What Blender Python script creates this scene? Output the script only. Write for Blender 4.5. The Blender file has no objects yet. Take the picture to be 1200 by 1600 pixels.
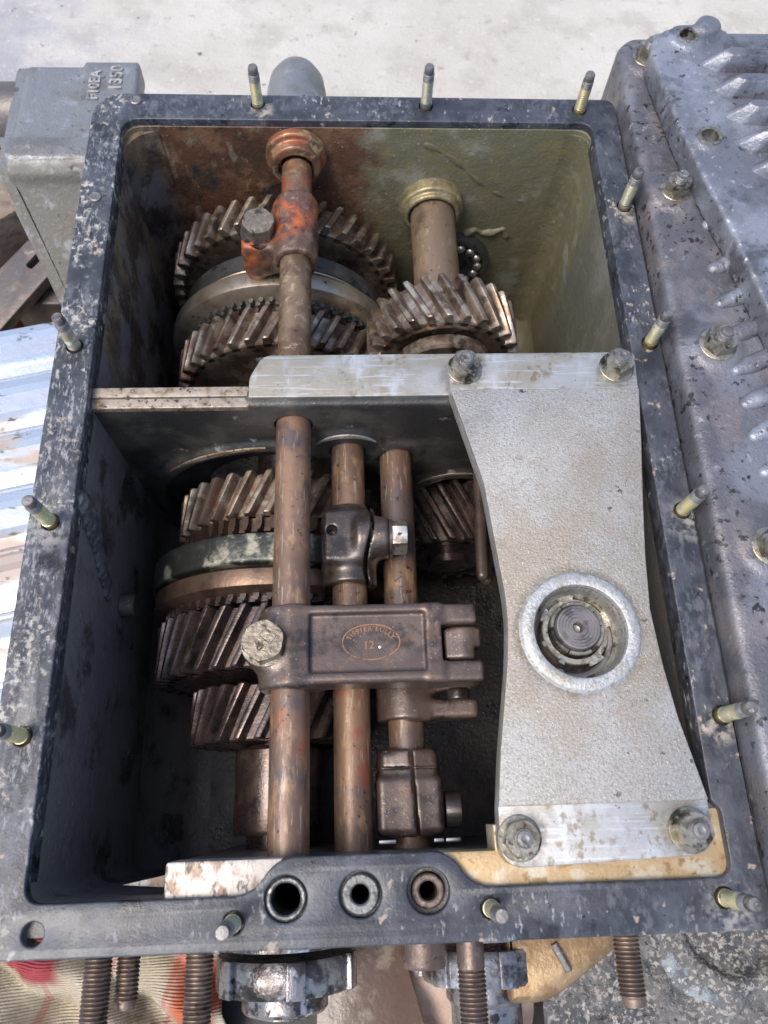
import bpy, bmesh, math, random
import numpy as np
from mathutils import Vector, Matrix

random.seed(7); np.random.seed(7)
sc = bpy.context.scene
COL = sc.collection
MM = 0.001
Z0 = 0.275            # the joint face of the gearbox is 275 mm above the ground; all building below is in mm from that face
R = math.radians

# ------------------------------------------------------------------ camera, sky, sun, exposure
cd = bpy.data.cameras.new('camera'); cam = bpy.data.objects.new('camera', cd); COL.objects.link(cam)
cd.sensor_fit = 'VERTICAL'; cd.sensor_height = 36.0; cd.lens = 26.775
cd.dof.use_dof = True; cd.dof.focus_distance = 0.49; cd.dof.aperture_fstop = 11.0
cd.clip_start = 0.01; cd.clip_end = 200
right = Vector((0.99896721, -0.0322287, 0.0320285)); up = Vector((0.01823144, 0.92998068, 0.36715602)); back = Vector((-0.04161885, -0.3661929, 0.92960779))
cam.matrix_world = Matrix(((right.x, up.x, back.x, 0), (right.y, up.y, back.y, 0), (right.z, up.z, back.z, 0.42 + Z0), (0, 0, 0, 1)))
sc.camera = cam

SUN_EL, SUN_AZ = 64, 240        # degrees; azimuth clockwise from +Y
wd = bpy.data.worlds.new('World'); sc.world = wd; wd.use_nodes = True
wn = wd.node_tree
sky = wn.nodes.new('ShaderNodeTexSky'); sky.sky_type = 'NISHITA'; sky.sun_disc = False
sky.sun_elevation = R(SUN_EL); sky.sun_rotation = R(SUN_AZ); sky.air_density = 1.0; sky.dust_density = 3.0; sky.ozone_density = 1.0
bg = wn.nodes['Background']; bg.inputs['Strength'].default_value = 0.15
wn.links.new(sky.outputs[0], bg.inputs['Color'])
sl = bpy.data.lights.new('sun', 'SUN'); so = bpy.data.objects.new('sun', sl); COL.objects.link(so)
sl.energy = 1.25; sl.angle = R(25); sl.color = (1.0, 0.95, 0.87)
sd = Vector((math.sin(R(SUN_AZ)) * math.cos(R(SUN_EL)), math.cos(R(SUN_AZ)) * math.cos(R(SUN_EL)), math.sin(R(SUN_EL))))
so.rotation_euler = sd.to_track_quat('Z', 'Y').to_euler()
sc.view_settings.view_transform = 'Standard'; sc.view_settings.look = 'None'
sc.view_settings.exposure = 0.9; sc.view_settings.gamma = 1.0; sc.view_settings.use_curve_mapping = False

# ------------------------------------------------------------------ materials
M = {}
def material(name, base, layers=(), rough=0.5, metal=0.0, bumps=(), rvar=None, spec=0.5, coat=0.0, norm=None):
    """layers: dicts(color, scale, lo, hi, detail, stretch, off, mask=(axis, lo, hi), rough, metal, kind)"""
    m = bpy.data.materials.new(name); m.use_nodes = True
    nt = m.node_tree; N = nt.nodes; L = nt.links
    b = N['Principled BSDF']
    geo = N.new('ShaderNodeNewGeometry'); sep = N.new('ShaderNodeSeparateXYZ'); L.new(geo.outputs['Position'], sep.inputs[0])
    def math_(op, a, c=None):
        n = N.new('ShaderNodeMath'); n.operation = op
        for i, v in enumerate((a, c)):
            if v is None: continue
            if isinstance(v, (int, float)): n.inputs[i].default_value = v
            else: L.new(v, n.inputs[i])
        return n.outputs[0]
    def ramp(v, lo, hi):
        n = N.new('ShaderNodeMapRange'); n.interpolation_type = 'SMOOTHSTEP'
        n.inputs['From Min'].default_value = lo; n.inputs['From Max'].default_value = hi
        L.new(v, n.inputs['Value']); return n.outputs['Result']
    def tex(kind, scale, detail=5, stretch=(1, 1, 1), off=0.0, rot=0.0, dist=0.0):
        mp = N.new('ShaderNodeMapping'); L.new(geo.outputs['Position'], mp.inputs['Vector'])
        mp.inputs['Location'].default_value = (off, off * 1.7, off * 0.6)
        mp.inputs['Scale'].default_value = stretch; mp.inputs['Rotation'].default_value = (0, 0, rot)
        if kind == 'noise':
            t = N.new('ShaderNodeTexNoise'); t.inputs['Scale'].default_value = scale; t.inputs['Detail'].default_value = detail
            t.inputs['Roughness'].default_value = 0.62; t.inputs['Distortion'].default_value = dist
            L.new(mp.outputs[0], t.inputs['Vector']); return t.outputs[0]
        if kind == 'voronoi':
            t = N.new('ShaderNodeTexVoronoi'); t.inputs['Scale'].default_value = scale
            L.new(mp.outputs[0], t.inputs['Vector']); return t.outputs['Distance']
        if kind == 'wave':
            t = N.new('ShaderNodeTexWave'); t.inputs['Scale'].default_value = scale; t.inputs['Distortion'].default_value = dist
            t.inputs['Detail'].default_value = 2
            if scale > 50: t.bands_direction = 'Y'
            L.new(mp.outputs[0], t.inputs['Vector']); return t.outputs['Fac']
    col = None; rgh = rough; met = metal
    def mixv(a, c, f):
        n = N.new('ShaderNodeMix'); n.data_type = 'FLOAT'
        L.new(f, n.inputs[0])
        for i, v in ((2, a), (3, c)):
            if isinstance(v, (int, float)): n.inputs[i].default_value = v
            else: L.new(v, n.inputs[i])
        return n.outputs[0]
    def mixc(a, c, f):
        n = N.new('ShaderNodeMix'); n.data_type = 'RGBA'
        L.new(f, n.inputs[0])
        for i, v in ((6, a), (7, c)):
            if isinstance(v, tuple): n.inputs[i].default_value = (*v, 1)
            else: L.new(v, n.inputs[i])
        return n.outputs[2]
    col = base
    for l in layers:
        f = ramp(tex(l.get('kind', 'noise'), l['scale'], l.get('detail', 6), l.get('stretch', (1, 1, 1)), l.get('off', 0.0), l.get('rot', 0.0), l.get('dist', 0.0)), l['lo'], l['hi'])
        wob = None
        for (ax, lo, hi) in l.get('mask', ()):
            if wob is None:
                t = tex('noise', l.get('wscale', 30), 4, off=3.3); wob = math_('MULTIPLY', math_('SUBTRACT', t, 0.5), l.get('wob', 0.06))
            f = math_('MULTIPLY', f, ramp(math_('ADD', sep.outputs['XYZ'.index(ax)], wob), lo, hi))
        if 'radial' in l:          # (x, y, r0, r1): a stain round a point of the part
            x, y, r0, r1 = l['radial']
            d = math_('SQRT', math_('ADD', math_('POWER', math_('SUBTRACT', sep.outputs[0], x), 2), math_('POWER', math_('SUBTRACT', sep.outputs[1], y), 2)))
            f = math_('MULTIPLY', f, ramp(d, r1, r0) if r1 > r0 else ramp(d, r0, r1))
        if 'gate' in l:            # a second, coarser noise that lets the marks come in clusters
            gs_, gl, gh = l['gate']; f = math_('MULTIPLY', f, ramp(tex('noise', gs_, 4, off=l.get('off', 0.0) + 11.3), gl, gh))
        if 'amount' in l: f = math_('MULTIPLY', f, l['amount'])
        col = mixc(col, l['color'], f)
        if 'rough' in l: rgh = mixv(rgh, l['rough'], f)
        if 'metal' in l: met = mixv(met, l['metal'], f)
    if rvar:
        sc_, amt = rvar
        v = math_('MULTIPLY', math_('SUBTRACT', tex('noise', sc_, 5, off=9.1), 0.5), amt)
        rgh = math_('MAXIMUM', math_('ADD', rgh, v), 0.08)
    if isinstance(col, tuple): b.inputs['Base Color'].default_value = (*col, 1)
    else: L.new(col, b.inputs['Base Color'])
    for v, s in ((rgh, 'Roughness'), (met, 'Metallic')):
        if isinstance(v, (int, float)): b.inputs[s].default_value = v
        else: L.new(v, b.inputs[s])
    b.inputs['Specular IOR Level'].default_value = spec
    if coat: b.inputs['Coat Weight'].default_value = coat; b.inputs['Coat Roughness'].default_value = 0.25
    prev = None
    for bp in bumps:
        kind, scale, dist = bp[:3]
        st = bp[3] if len(bp) > 3 else (1, 1, 1)
        n = N.new('ShaderNodeBump'); n.inputs['Distance'].default_value = dist * MM; n.inputs['Strength'].default_value = 1.0
        L.new(tex(kind, scale, 4, st), n.inputs['Height'])
        if prev: L.new(prev, n.inputs['Normal'])
        prev = n.outputs[0]
    if prev: L.new(prev, b.inputs['Normal'])
    M[name] = m
    return m

def Ly(color, scale, lo, hi, **k):
    d = dict(color=color, scale=scale, lo=lo, hi=hi); d.update(k); return d

material('black_paint', (0.030, 0.033, 0.041), [
    Ly((0.058, 0.063, 0.077), 38, 0.42, 0.62, detail=6),
    Ly((0.105, 0.11, 0.125), 300, 0.46, 0.64, detail=6, stretch=(1, 0.5, 1), rot=0.5, gate=(16, 0.40, 0.60), amount=0.8, rough=0.5),
    Ly((0.34, 0.34, 0.34), 420, 0.585, 0.67, detail=6, stretch=(1, 0.4, 1), rot=0.4, rough=0.7, gate=(17, 0.50, 0.64), amount=0.7),
    Ly((0.44, 0.425, 0.39), 300, 0.55, 0.66, detail=10, stretch=(1, 0.45, 1), rough=0.8, off=3.1, gate=(14, 0.54, 0.63), amount=0.8),
    Ly((0.27, 0.27, 0.28), 560, 0.50, 0.64, detail=8, stretch=(1, 0.35, 1), rot=0.5, rough=0.7, off=1.9, mask=[('X', -0.150, -0.168)], wob=0.012, gate=(26, 0.44, 0.58), amount=0.8),
    Ly((0.46, 0.43, 0.37), 200, 0.50, 0.62, detail=8, rough=0.8, off=5.9, mask=[('X', -0.1585, -0.1625)], wob=0.004, gate=(30, 0.46, 0.58), amount=0.8),
    Ly((0.40, 0.35, 0.28), 190, 0.40, 0.60, radial=(0.2000, 0.3910, 0.004, 0.0130), off=0.0, rough=0.7, amount=0.70),
    Ly((0.012, 0.012, 0.013), 190, 0.40, 0.60, radial=(0.1950, 0.2760, 0.004, 0.0160), off=1.3, rough=0.7, amount=0.70),
    Ly((0.33, 0.32, 0.31), 190, 0.40, 0.60, radial=(0.2005, 0.1570, 0.004, 0.0190), off=2.6, rough=0.7, amount=0.70),
    Ly((0.40, 0.35, 0.28), 190, 0.40, 0.60, radial=(0.1960, 0.0370, 0.004, 0.0130), off=3.9, rough=0.7, amount=0.70),
    Ly((0.012, 0.012, 0.013), 190, 0.40, 0.60, radial=(-0.1735, 0.2775, 0.004, 0.0160), off=5.2, rough=0.7, amount=0.70),
    Ly((0.33, 0.32, 0.31), 190, 0.40, 0.60, radial=(-0.1785, 0.1570, 0.004, 0.0190), off=6.5, rough=0.7, amount=0.70),
    Ly((0.40, 0.35, 0.28), 190, 0.40, 0.60, radial=(-0.0630, 0.4890, 0.004, 0.0130), off=7.8, rough=0.7, amount=0.70),
    Ly((0.012, 0.012, 0.013), 190, 0.40, 0.60, radial=(0.0580, 0.4875, 0.004, 0.0160), off=9.1, rough=0.7, amount=0.70),
    Ly((0.33, 0.32, 0.31), 190, 0.40, 0.60, radial=(0.1850, -0.0515, 0.004, 0.0190), off=10.4, rough=0.7, amount=0.70),
    Ly((0.42, 0.33, 0.25), 90, 0.63, 0.69, detail=8, rough=0.8, off=7.7, amount=0.7),
    Ly((0.010, 0.010, 0.011), 34, 0.60, 0.68, detail=6, off=6.6, rough=0.2, amount=0.8),
    Ly((0.006, 0.006, 0.007), 240, 0.66, 0.70, detail=3, off=2.0)],
    rough=0.35, rvar=(70, 0.4), bumps=[('noise', 1100, 0.14), ('noise', 60, 0.5)])
material('case_inside', (0.085, 0.081, 0.080), [
    Ly((0.115, 0.092, 0.070), 20, 0.45, 0.66),
    Ly((0.10, 0.096, 0.072), 14, 0.20, 0.30, mask=[('X', 0.03, 0.07), ('Y', 0.285, 0.30)], wob=0.08, rough=0.5),
    Ly((0.17, 0.167, 0.14), 30, 0.44, 0.68, stretch=(1, 1, 0.5), mask=[('X', 0.05, 0.11), ('Y', 0.285, 0.30)], amount=0.6),
    Ly((0.085, 0.042, 0.024), 17, 0.25, 0.38, mask=[('Y', 0.462, 0.470)], wob=0.0, rough=0.42),
    Ly((0.14, 0.075, 0.042), 44, 0.46, 0.62, mask=[('Y', 0.462, 0.470)], wob=0.0, rough=0.4),
    Ly((0.125, 0.115, 0.070), 11, 0.10, 0.20, mask=[('X', 0.005, 0.032), ('Y', 0.418, 0.428)], wob=0.085, wscale=48, rough=0.5),
    Ly((0.27, 0.275, 0.23), 48, 0.46, 0.64, mask=[('X', -0.03, 0.0), ('Y', 0.418, 0.428)], wob=0.10, wscale=30, amount=0.55, rough=0.6, gate=(15, 0.46, 0.6)),
    Ly((0.17, 0.145, 0.06), 60, 0.52, 0.66, mask=[('X', 0.01, 0.03), ('Y', 0.418, 0.428)], wob=0.06, wscale=30, amount=0.5),
    Ly((0.125, 0.118, 0.115), 30, 0.30, 0.44, mask=[('X', -0.135, -0.155)], wob=0.03, wscale=26),
    Ly((0.045, 0.027, 0.018), 24, 0.44, 0.56, mask=[('X', -0.03, -0.08), ('Y', 0.285, 0.30)], wob=0.05, rough=0.24, amount=0.85),
    Ly((0.26, 0.22, 0.15), 60, 0.56, 0.68, stretch=(1, 1, 0.5), mask=[('X', -0.03, -0.08), ('Y', 0.285, 0.30)], wob=0.05, off=6, amount=0.5),
    Ly((0.025, 0.025, 0.026), 26, 0.52, 0.64, off=3.0, rough=0.25, amount=0.8, mask=[('X', 0.0, -0.03)], wob=0.03),
    Ly((0.17, 0.125, 0.075), 34, 0.50, 0.64, stretch=(1, 1, 0.35), mask=[('X', -0.12, -0.15), ('Y', 0.285, 0.30)], wob=0.02, amount=0.8),
    Ly((0.40, 0.40, 0.41), 420, 0.66, 0.71, detail=3, amount=0.6)],
    rough=0.36, rvar=(60, 0.4), bumps=[('noise', 420, 0.5), ('noise', 110, 0.7), ('noise', 40, 0.9)])
material('sump_grime', (0.026, 0.021, 0.017), [Ly((0.06, 0.045, 0.032), 22, 0.50, 0.66), Ly((0.014, 0.013, 0.013), 16, 0.5, 0.62, off=4, rough=0.2)], rough=0.4, rvar=(60, 0.3), bumps=[('noise', 300, 0.6), ('noise', 50, 1.0)])
material('cast_dark', (0.03, 0.03, 0.029), [
    Ly((0.075, 0.07, 0.06), 30, 0.45, 0.65),
    Ly((0.33, 0.34, 0.33), 70, 0.63, 0.71, amount=0.6),
    Ly((0.4, 0.4, 0.4), 420, 0.68, 0.73, detail=3, amount=0.7)],
    rough=0.42, rvar=(80, 0.3), bumps=[('noise', 500, 0.35), ('noise', 90, 0.5)], metal=0.15)
material('machined_edge', (0.37, 0.31, 0.245), [
    Ly((0.22, 0.155, 0.10), 90, 0.44, 0.62), Ly((0.06, 0.042, 0.028), 260, 0.56, 0.65), Ly((0.50, 0.46, 0.40), 300, 0.57, 0.66, off=3, amount=0.6)],
    rough=0.45, metal=0.45, rvar=(150, 0.3), bumps=[('noise', 500, 0.25)])
material('machined_alu', (0.43, 0.425, 0.41), [
    Ly((0.32, 0.28, 0.205), 28, 0.44, 0.60, stretch=(0.6, 1, 1), amount=0.75),
    Ly((0.56, 0.57, 0.58), 45, 0.52, 0.66, stretch=(1, 0.4, 1), off=4.4, amount=0.7),
    Ly((0.62, 0.63, 0.64), 520, 0.56, 0.64, stretch=(0.05, 1, 1), off=8.4, amount=0.5),
    Ly((0.22, 0.17, 0.10), 300, 0.52, 0.62, stretch=(0.7, 0.5, 1), gate=(30, 0.44, 0.58), amount=0.75),
    Ly((0.13, 0.10, 0.065), 160, 0.36, 0.58, radial=(0.0725, 0.2590, 0.0115, 0.0175), amount=0.5),
    Ly((0.13, 0.10, 0.065), 160, 0.36, 0.58, radial=(0.1700, 0.2590, 0.0115, 0.0175), amount=0.5),
    Ly((0.13, 0.10, 0.065), 160, 0.36, 0.58, radial=(0.0808, -0.0145, 0.0115, 0.0175), amount=0.5),
    Ly((0.13, 0.10, 0.065), 160, 0.36, 0.58, radial=(0.1680, -0.0135, 0.0115, 0.0175), amount=0.5),
    Ly((0.05, 0.04, 0.03), 330, 0.64, 0.69, gate=(40, 0.45, 0.6))],
    rough=0.44, metal=0.6, rvar=(300, 0.3), bumps=[('noise', 900, 0.12, (0.12, 1, 1)), ('noise', 400, 0.12)])
material('ledge_silver', (0.42, 0.385, 0.345), [
    Ly((0.25, 0.18, 0.13), 140, 0.46, 0.58, stretch=(1, 0.6, 1), gate=(40, 0.36, 0.52)),
    Ly((0.10, 0.08, 0.065), 280, 0.54, 0.62, stretch=(1, 0.5, 1), rot=0.6, gate=(45, 0.40, 0.54)),
    Ly((0.56, 0.54, 0.52), 500, 0.52, 0.64, stretch=(1, 0.2, 1), rot=-0.7, amount=0.5)],
    rough=0.5, metal=0.4, bumps=[('noise', 600, 0.25)])
material('ledge_gold', (0.42, 0.30, 0.16), [
    Ly((0.50, 0.44, 0.335), 60, 0.44, 0.60),
    Ly((0.28, 0.18, 0.085), 150, 0.55, 0.66), Ly((0.05, 0.04, 0.03), 300, 0.665, 0.70)],
    rough=0.5, metal=0.35, bumps=[('noise', 500, 0.25)])
material('cast_alu', (0.37, 0.355, 0.335), [
    Ly((0.31, 0.25, 0.175), 22, 0.30, 0.58, radial=(0.125, 0.10, 0.045, 0.105), amount=0.65),
    Ly((0.13, 0.105, 0.075), 150, 0.34, 0.58, radial=(0.1248, 0.0895, 0.0345, 0.0395), amount=0.75),
    Ly((0.30, 0.25, 0.185), 13, 0.48, 0.68, amount=0.6),
    Ly((0.42, 0.415, 0.405), 18, 0.48, 0.66, off=5, amount=0.7),
    Ly((0.23, 0.195, 0.145), 620, 0.50, 0.64, detail=3, amount=0.55),
    Ly((0.58, 0.575, 0.56), 800, 0.59, 0.68, detail=3, amount=0.6),
    Ly((0.045, 0.04, 0.036), 130, 0.67, 0.70, detail=3, gate=(30, 0.45, 0.6)),
    Ly((0.16, 0.15, 0.14), 30, 0.60, 0.72, off=9, amount=0.4)],
    rough=0.48, metal=0.5, rvar=(400, 0.3), bumps=[('noise', 640, 0.62), ('noise', 1400, 0.22), ('noise', 30, 0.5)])
material('alu_ring', (0.44, 0.44, 0.43), [Ly((0.28, 0.235, 0.17), 300, 0.50, 0.62, amount=0.7), Ly((0.62, 0.63, 0.64), 500, 0.58, 0.66, amount=0.6), Ly((0.30, 0.27, 0.21), 50, 0.5, 0.65, amount=0.6)],
    rough=0.45, metal=0.55, bumps=[('noise', 500, 0.7)])
material('rail_steel', (0.145, 0.088, 0.060), [
    Ly((0.225, 0.132, 0.080), 26, 0.46, 0.60, stretch=(1, 0.45, 1)),
    Ly((0.10, 0.073, 0.066), 22, 0.50, 0.62, off=1.4),
    Ly((0.32, 0.20, 0.105), 140, 0.50, 0.64, stretch=(1, 0.4, 1), off=4.0, gate=(22, 0.44, 0.6), amount=0.8),
    Ly((0.24, 0.075, 0.04), 34, 0.56, 0.66, off=8.0, amount=0.7),
    Ly((0.40, 0.34, 0.27), 500, 0.57, 0.66, stretch=(1, 0.10, 1), rot=0.12, amount=0.55),
    Ly((0.035, 0.024, 0.02), 260, 0.58, 0.66, gate=(40, 0.44, 0.58))],
    rough=0.45, metal=0.28, rvar=(100, 0.4), bumps=[('noise', 700, 0.18), ('noise', 90, 0.2)], coat=0.2)
material('rail_far', (0.20, 0.14, 0.085), [
    Ly((0.12, 0.07, 0.042), 38, 0.44, 0.58), Ly((0.36, 0.29, 0.17), 170, 0.52, 0.64, gate=(40, 0.42, 0.58)), Ly((0.045, 0.032, 0.02), 150, 0.56, 0.65, gate=(50, 0.44, 0.6)),
    Ly((0.30, 0.085, 0.038), 40, 0.44, 0.58, off=6, mask=[('Y', 0.42, 0.435)], wob=0.02, amount=0.75), Ly((0.42, 0.34, 0.17), 70, 0.50, 0.62, off=2, mask=[('Y', 0.4655, 0.469)], wob=0.002, amount=0.85), Ly((0.28, 0.11, 0.05), 28, 0.56, 0.68, off=6, amount=0.7)],
    rough=0.4, metal=0.35, rvar=(140, 0.3), bumps=[('noise', 400, 0.35)], coat=0.2)
material('shaft_tan', (0.20, 0.145, 0.10), [Ly((0.28, 0.20, 0.13), 30, 0.46, 0.62, stretch=(1, 0.4, 1)), Ly((0.12, 0.085, 0.06), 40, 0.52, 0.64, off=3), Ly((0.40, 0.33, 0.24), 400, 0.58, 0.67, stretch=(1, 0.2, 1), amount=0.5), Ly((0.05, 0.04, 0.03), 240, 0.62, 0.68)],
    rough=0.4, metal=0.4, rvar=(120, 0.35), bumps=[('noise', 600, 0.15)], coat=0.2)
material('red_rust', (0.115, 0.068, 0.05), [
    Ly((0.36, 0.092, 0.032), 34, 0.49, 0.61, off=0.62), Ly((0.045, 0.036, 0.034), 34, 0.50, 0.60, off=5.0, rough=0.3),
    Ly((0.46, 0.11, 0.03), 70, 0.38, 0.56, radial=(-0.043, 0.405, 0.010, 0.024), off=3.7, amount=0.85), Ly((0.20, 0.13, 0.085), 120, 0.52, 0.64, amount=0.7), Ly((0.30, 0.27, 0.25), 320, 0.63, 0.70, amount=0.6)],
    rough=0.42, metal=0.2, rvar=(160, 0.3), bumps=[('noise', 400, 0.6), ('noise', 110, 0.7)])
material('fork_brown', (0.082, 0.057, 0.048), [
    Ly((0.125, 0.09, 0.072), 30, 0.45, 0.62), Ly((0.034, 0.026, 0.023), 45, 0.52, 0.64, off=2.2),
    Ly((0.15, 0.085, 0.05), 90, 0.55, 0.68, off=6, amount=0.6),
    Ly((0.45, 0.40, 0.36), 600, 0.63, 0.70, detail=3, amount=0.6, gate=(40, 0.46, 0.6))],
    rough=0.38, metal=0.4, rvar=(110, 0.4), bumps=[('noise', 1000, 0.16), ('noise', 50, 0.5)], coat=0.35)
material('stamp_rust', (0.27, 0.125, 0.065), [Ly((0.10, 0.062, 0.045), 160, 0.50, 0.62), Ly((0.33, 0.17, 0.09), 400, 0.56, 0.66)], rough=0.6, metal=0.1)
material('clamp_dark', (0.055, 0.044, 0.038), [
    Ly((0.11, 0.085, 0.07), 35, 0.48, 0.64), Ly((0.02, 0.018, 0.017), 40, 0.55, 0.66, off=3.0),
    Ly((0.5, 0.47, 0.43), 520, 0.67, 0.72, detail=3, amount=0.6)],
    rough=0.3, metal=0.5, rvar=(120, 0.35), bumps=[('noise', 800, 0.2), ('noise', 60, 0.5)], coat=0.4)
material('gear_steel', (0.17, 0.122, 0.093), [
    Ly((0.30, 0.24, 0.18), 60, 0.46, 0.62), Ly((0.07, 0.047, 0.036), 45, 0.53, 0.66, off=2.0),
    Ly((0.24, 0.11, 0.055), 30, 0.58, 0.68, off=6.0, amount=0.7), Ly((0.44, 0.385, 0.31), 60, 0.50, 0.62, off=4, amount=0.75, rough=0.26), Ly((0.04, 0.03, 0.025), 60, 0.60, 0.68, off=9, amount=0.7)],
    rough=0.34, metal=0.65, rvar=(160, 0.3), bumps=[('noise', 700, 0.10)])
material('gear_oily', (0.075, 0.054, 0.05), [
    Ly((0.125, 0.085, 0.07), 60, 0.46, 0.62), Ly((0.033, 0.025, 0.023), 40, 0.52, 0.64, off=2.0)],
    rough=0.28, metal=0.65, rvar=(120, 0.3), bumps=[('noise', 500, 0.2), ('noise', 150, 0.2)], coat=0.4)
material('gear_bronze', (0.135, 0.088, 0.06), [Ly((0.075, 0.05, 0.038), 40, 0.44, 0.60), Ly((0.20, 0.12, 0.065), 40, 0.60, 0.70, off=3)], rough=0.38, metal=0.65, bumps=[('noise', 300, 0.2)])
material('ring_steel', (0.40, 0.345, 0.27), [Ly((0.26, 0.205, 0.15), 40, 0.48, 0.66), Ly((0.06, 0.05, 0.04), 150, 0.62, 0.70)],
    rough=0.36, metal=0.75, rvar=(120, 0.2), bumps=[('noise', 600, 0.08)])
material('ring_dark', (0.085, 0.085, 0.085), [Ly((0.15, 0.15, 0.15), 40, 0.5, 0.66), Ly((0.03, 0.028, 0.025), 70, 0.55, 0.66, off=2)],
    rough=0.38, metal=0.6, bumps=[('noise', 400, 0.25)])
material('ring_black', (0.035, 0.036, 0.034), [Ly((0.30, 0.29, 0.22), 16, 0.57, 0.62, off=0.22, rough=0.5), Ly((0.07, 0.075, 0.06), 60, 0.5, 0.66)],
    rough=0.35, metal=0.4, bumps=[('noise', 300, 0.5)])
material('bright_steel', (0.55, 0.53, 0.49), [Ly((0.28, 0.22, 0.15), 120, 0.5, 0.66), Ly((0.06, 0.05, 0.04), 200, 0.6, 0.7, off=2)],
    rough=0.32, metal=0.85, rvar=(200, 0.25), bumps=[('noise', 400, 0.15)])
material('nut_steel', (0.30, 0.285, 0.24), [Ly((0.17, 0.15, 0.11), 130, 0.44, 0.60), Ly((0.045, 0.04, 0.034), 90, 0.52, 0.62, off=1.2), Ly((0.48, 0.46, 0.40), 300, 0.58, 0.67, amount=0.6)],
    rough=0.34, metal=0.7, rvar=(250, 0.35), bumps=[('noise', 500, 0.25)])
material('bush_dark', (0.15, 0.155, 0.15), [Ly((0.055, 0.055, 0.055), 140, 0.46, 0.60), Ly((0.34, 0.34, 0.32), 260, 0.58, 0.67)], rough=0.34, metal=0.6, bumps=[('noise', 500, 0.25)])
material('bolt_worn', (0.20, 0.165, 0.125), [Ly((0.32, 0.27, 0.20), 200, 0.48, 0.62), Ly((0.07, 0.055, 0.045), 160, 0.54, 0.64, off=1.2)],
    rough=0.36, metal=0.6, rvar=(250, 0.3), bumps=[('noise', 450, 0.45)])
material('zinc_yellow', (0.46, 0.38, 0.18), [Ly((0.34, 0.33, 0.27), 9, 0.45, 0.60, off=2.2), Ly((0.30, 0.19, 0.09), 14, 0.54, 0.64, off=7.1, amount=0.7), Ly((0.36, 0.32, 0.20), 120, 0.46, 0.62), Ly((0.60, 0.55, 0.40), 90, 0.55, 0.68, off=2), Ly((0.10, 0.08, 0.06), 260, 0.62, 0.7)],
    rough=0.32, metal=0.75, bumps=[('noise', 700, 0.12)])
material('stud_grey', (0.20, 0.19, 0.185), [Ly((0.10, 0.09, 0.085), 150, 0.5, 0.62), Ly((0.42, 0.40, 0.38), 300, 0.6, 0.68)],
    rough=0.45, metal=0.6, bumps=[('noise', 500, 0.3)])
material('rust_thread', (0.135, 0.10, 0.085), [Ly((0.22, 0.165, 0.13), 90, 0.5, 0.64), Ly((0.05, 0.04, 0.036), 120, 0.55, 0.66, off=2)],
    rough=0.42, metal=0.6, bumps=[('noise', 500, 0.25)])
material('brass', (0.235, 0.15, 0.08), [Ly((0.33, 0.235, 0.13), 60, 0.5, 0.64), Ly((0.32, 0.22, 0.13), 150, 0.56, 0.68, off=2)],
    rough=0.4, metal=0.6, bumps=[('noise', 500, 0.3)])
material('worn_collar', (0.36, 0.33, 0.27), [Ly((0.20, 0.175, 0.13), 160, 0.44, 0.60), Ly((0.50, 0.47, 0.40), 300, 0.55, 0.66), Ly((0.05, 0.045, 0.04), 200, 0.60, 0.68, off=4)], rough=0.36, metal=0.6, bumps=[('noise', 400, 0.4)])
material('old_brass', (0.32, 0.27, 0.15), [Ly((0.20, 0.165, 0.09), 90, 0.45, 0.62), Ly((0.50, 0.45, 0.32), 200, 0.56, 0.68)], rough=0.4, metal=0.5, bumps=[('noise', 400, 0.3)])
material('shaft_end', (0.25, 0.225, 0.215), [Ly((0.14, 0.12, 0.115), 120, 0.5, 0.66)], rough=0.38, metal=0.7, bumps=[('noise', 700, 0.08)])
material('side_grey', (0.115, 0.113, 0.125), [
    Ly((0.20, 0.205, 0.235), 13, 0.46, 0.60, amount=0.85), Ly((0.20, 0.175, 0.17), 40, 0.48, 0.64, amount=0.8),
    Ly((0.028, 0.028, 0.032), 170, 0.55, 0.62, detail=6, gate=(24, 0.42, 0.58)), Ly((0.42, 0.43, 0.46), 130, 0.59, 0.69, off=4, amount=0.6, gate=(22, 0.44, 0.6)),
    Ly((0.055, 0.055, 0.062), 12, 0.55, 0.68, off=6, rough=0.22, amount=0.8)],
    rough=0.36, metal=0.35, rvar=(60, 0.4), bumps=[('noise', 600, 0.45), ('noise', 160, 0.5), ('noise', 50, 0.8)])
material('pan_grey', (0.16, 0.165, 0.19), [
    Ly((0.28, 0.295, 0.335), 14, 0.46, 0.60, amount=0.85), Ly((0.10, 0.10, 0.115), 26, 0.50, 0.64, off=2.5, rough=0.24),
    Ly((0.04, 0.04, 0.045), 200, 0.57, 0.64, detail=5, gate=(26, 0.42, 0.6)), Ly((0.55, 0.56, 0.60), 240, 0.59, 0.68, off=4, amount=0.6, gate=(30, 0.45, 0.6))],
    rough=0.32, metal=0.4, rvar=(60, 0.4), bumps=[('noise', 560, 0.4), ('noise', 130, 0.6), ('noise', 45, 0.9)])
material('rough_cast', (0.23, 0.225, 0.21), [Ly((0.13, 0.125, 0.12), 60, 0.45, 0.6), Ly((0.40, 0.39, 0.37), 200, 0.58, 0.68)],
    rough=0.65, metal=0.2, bumps=[('noise', 300, 1.2), ('noise', 80, 1.0)])
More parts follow.
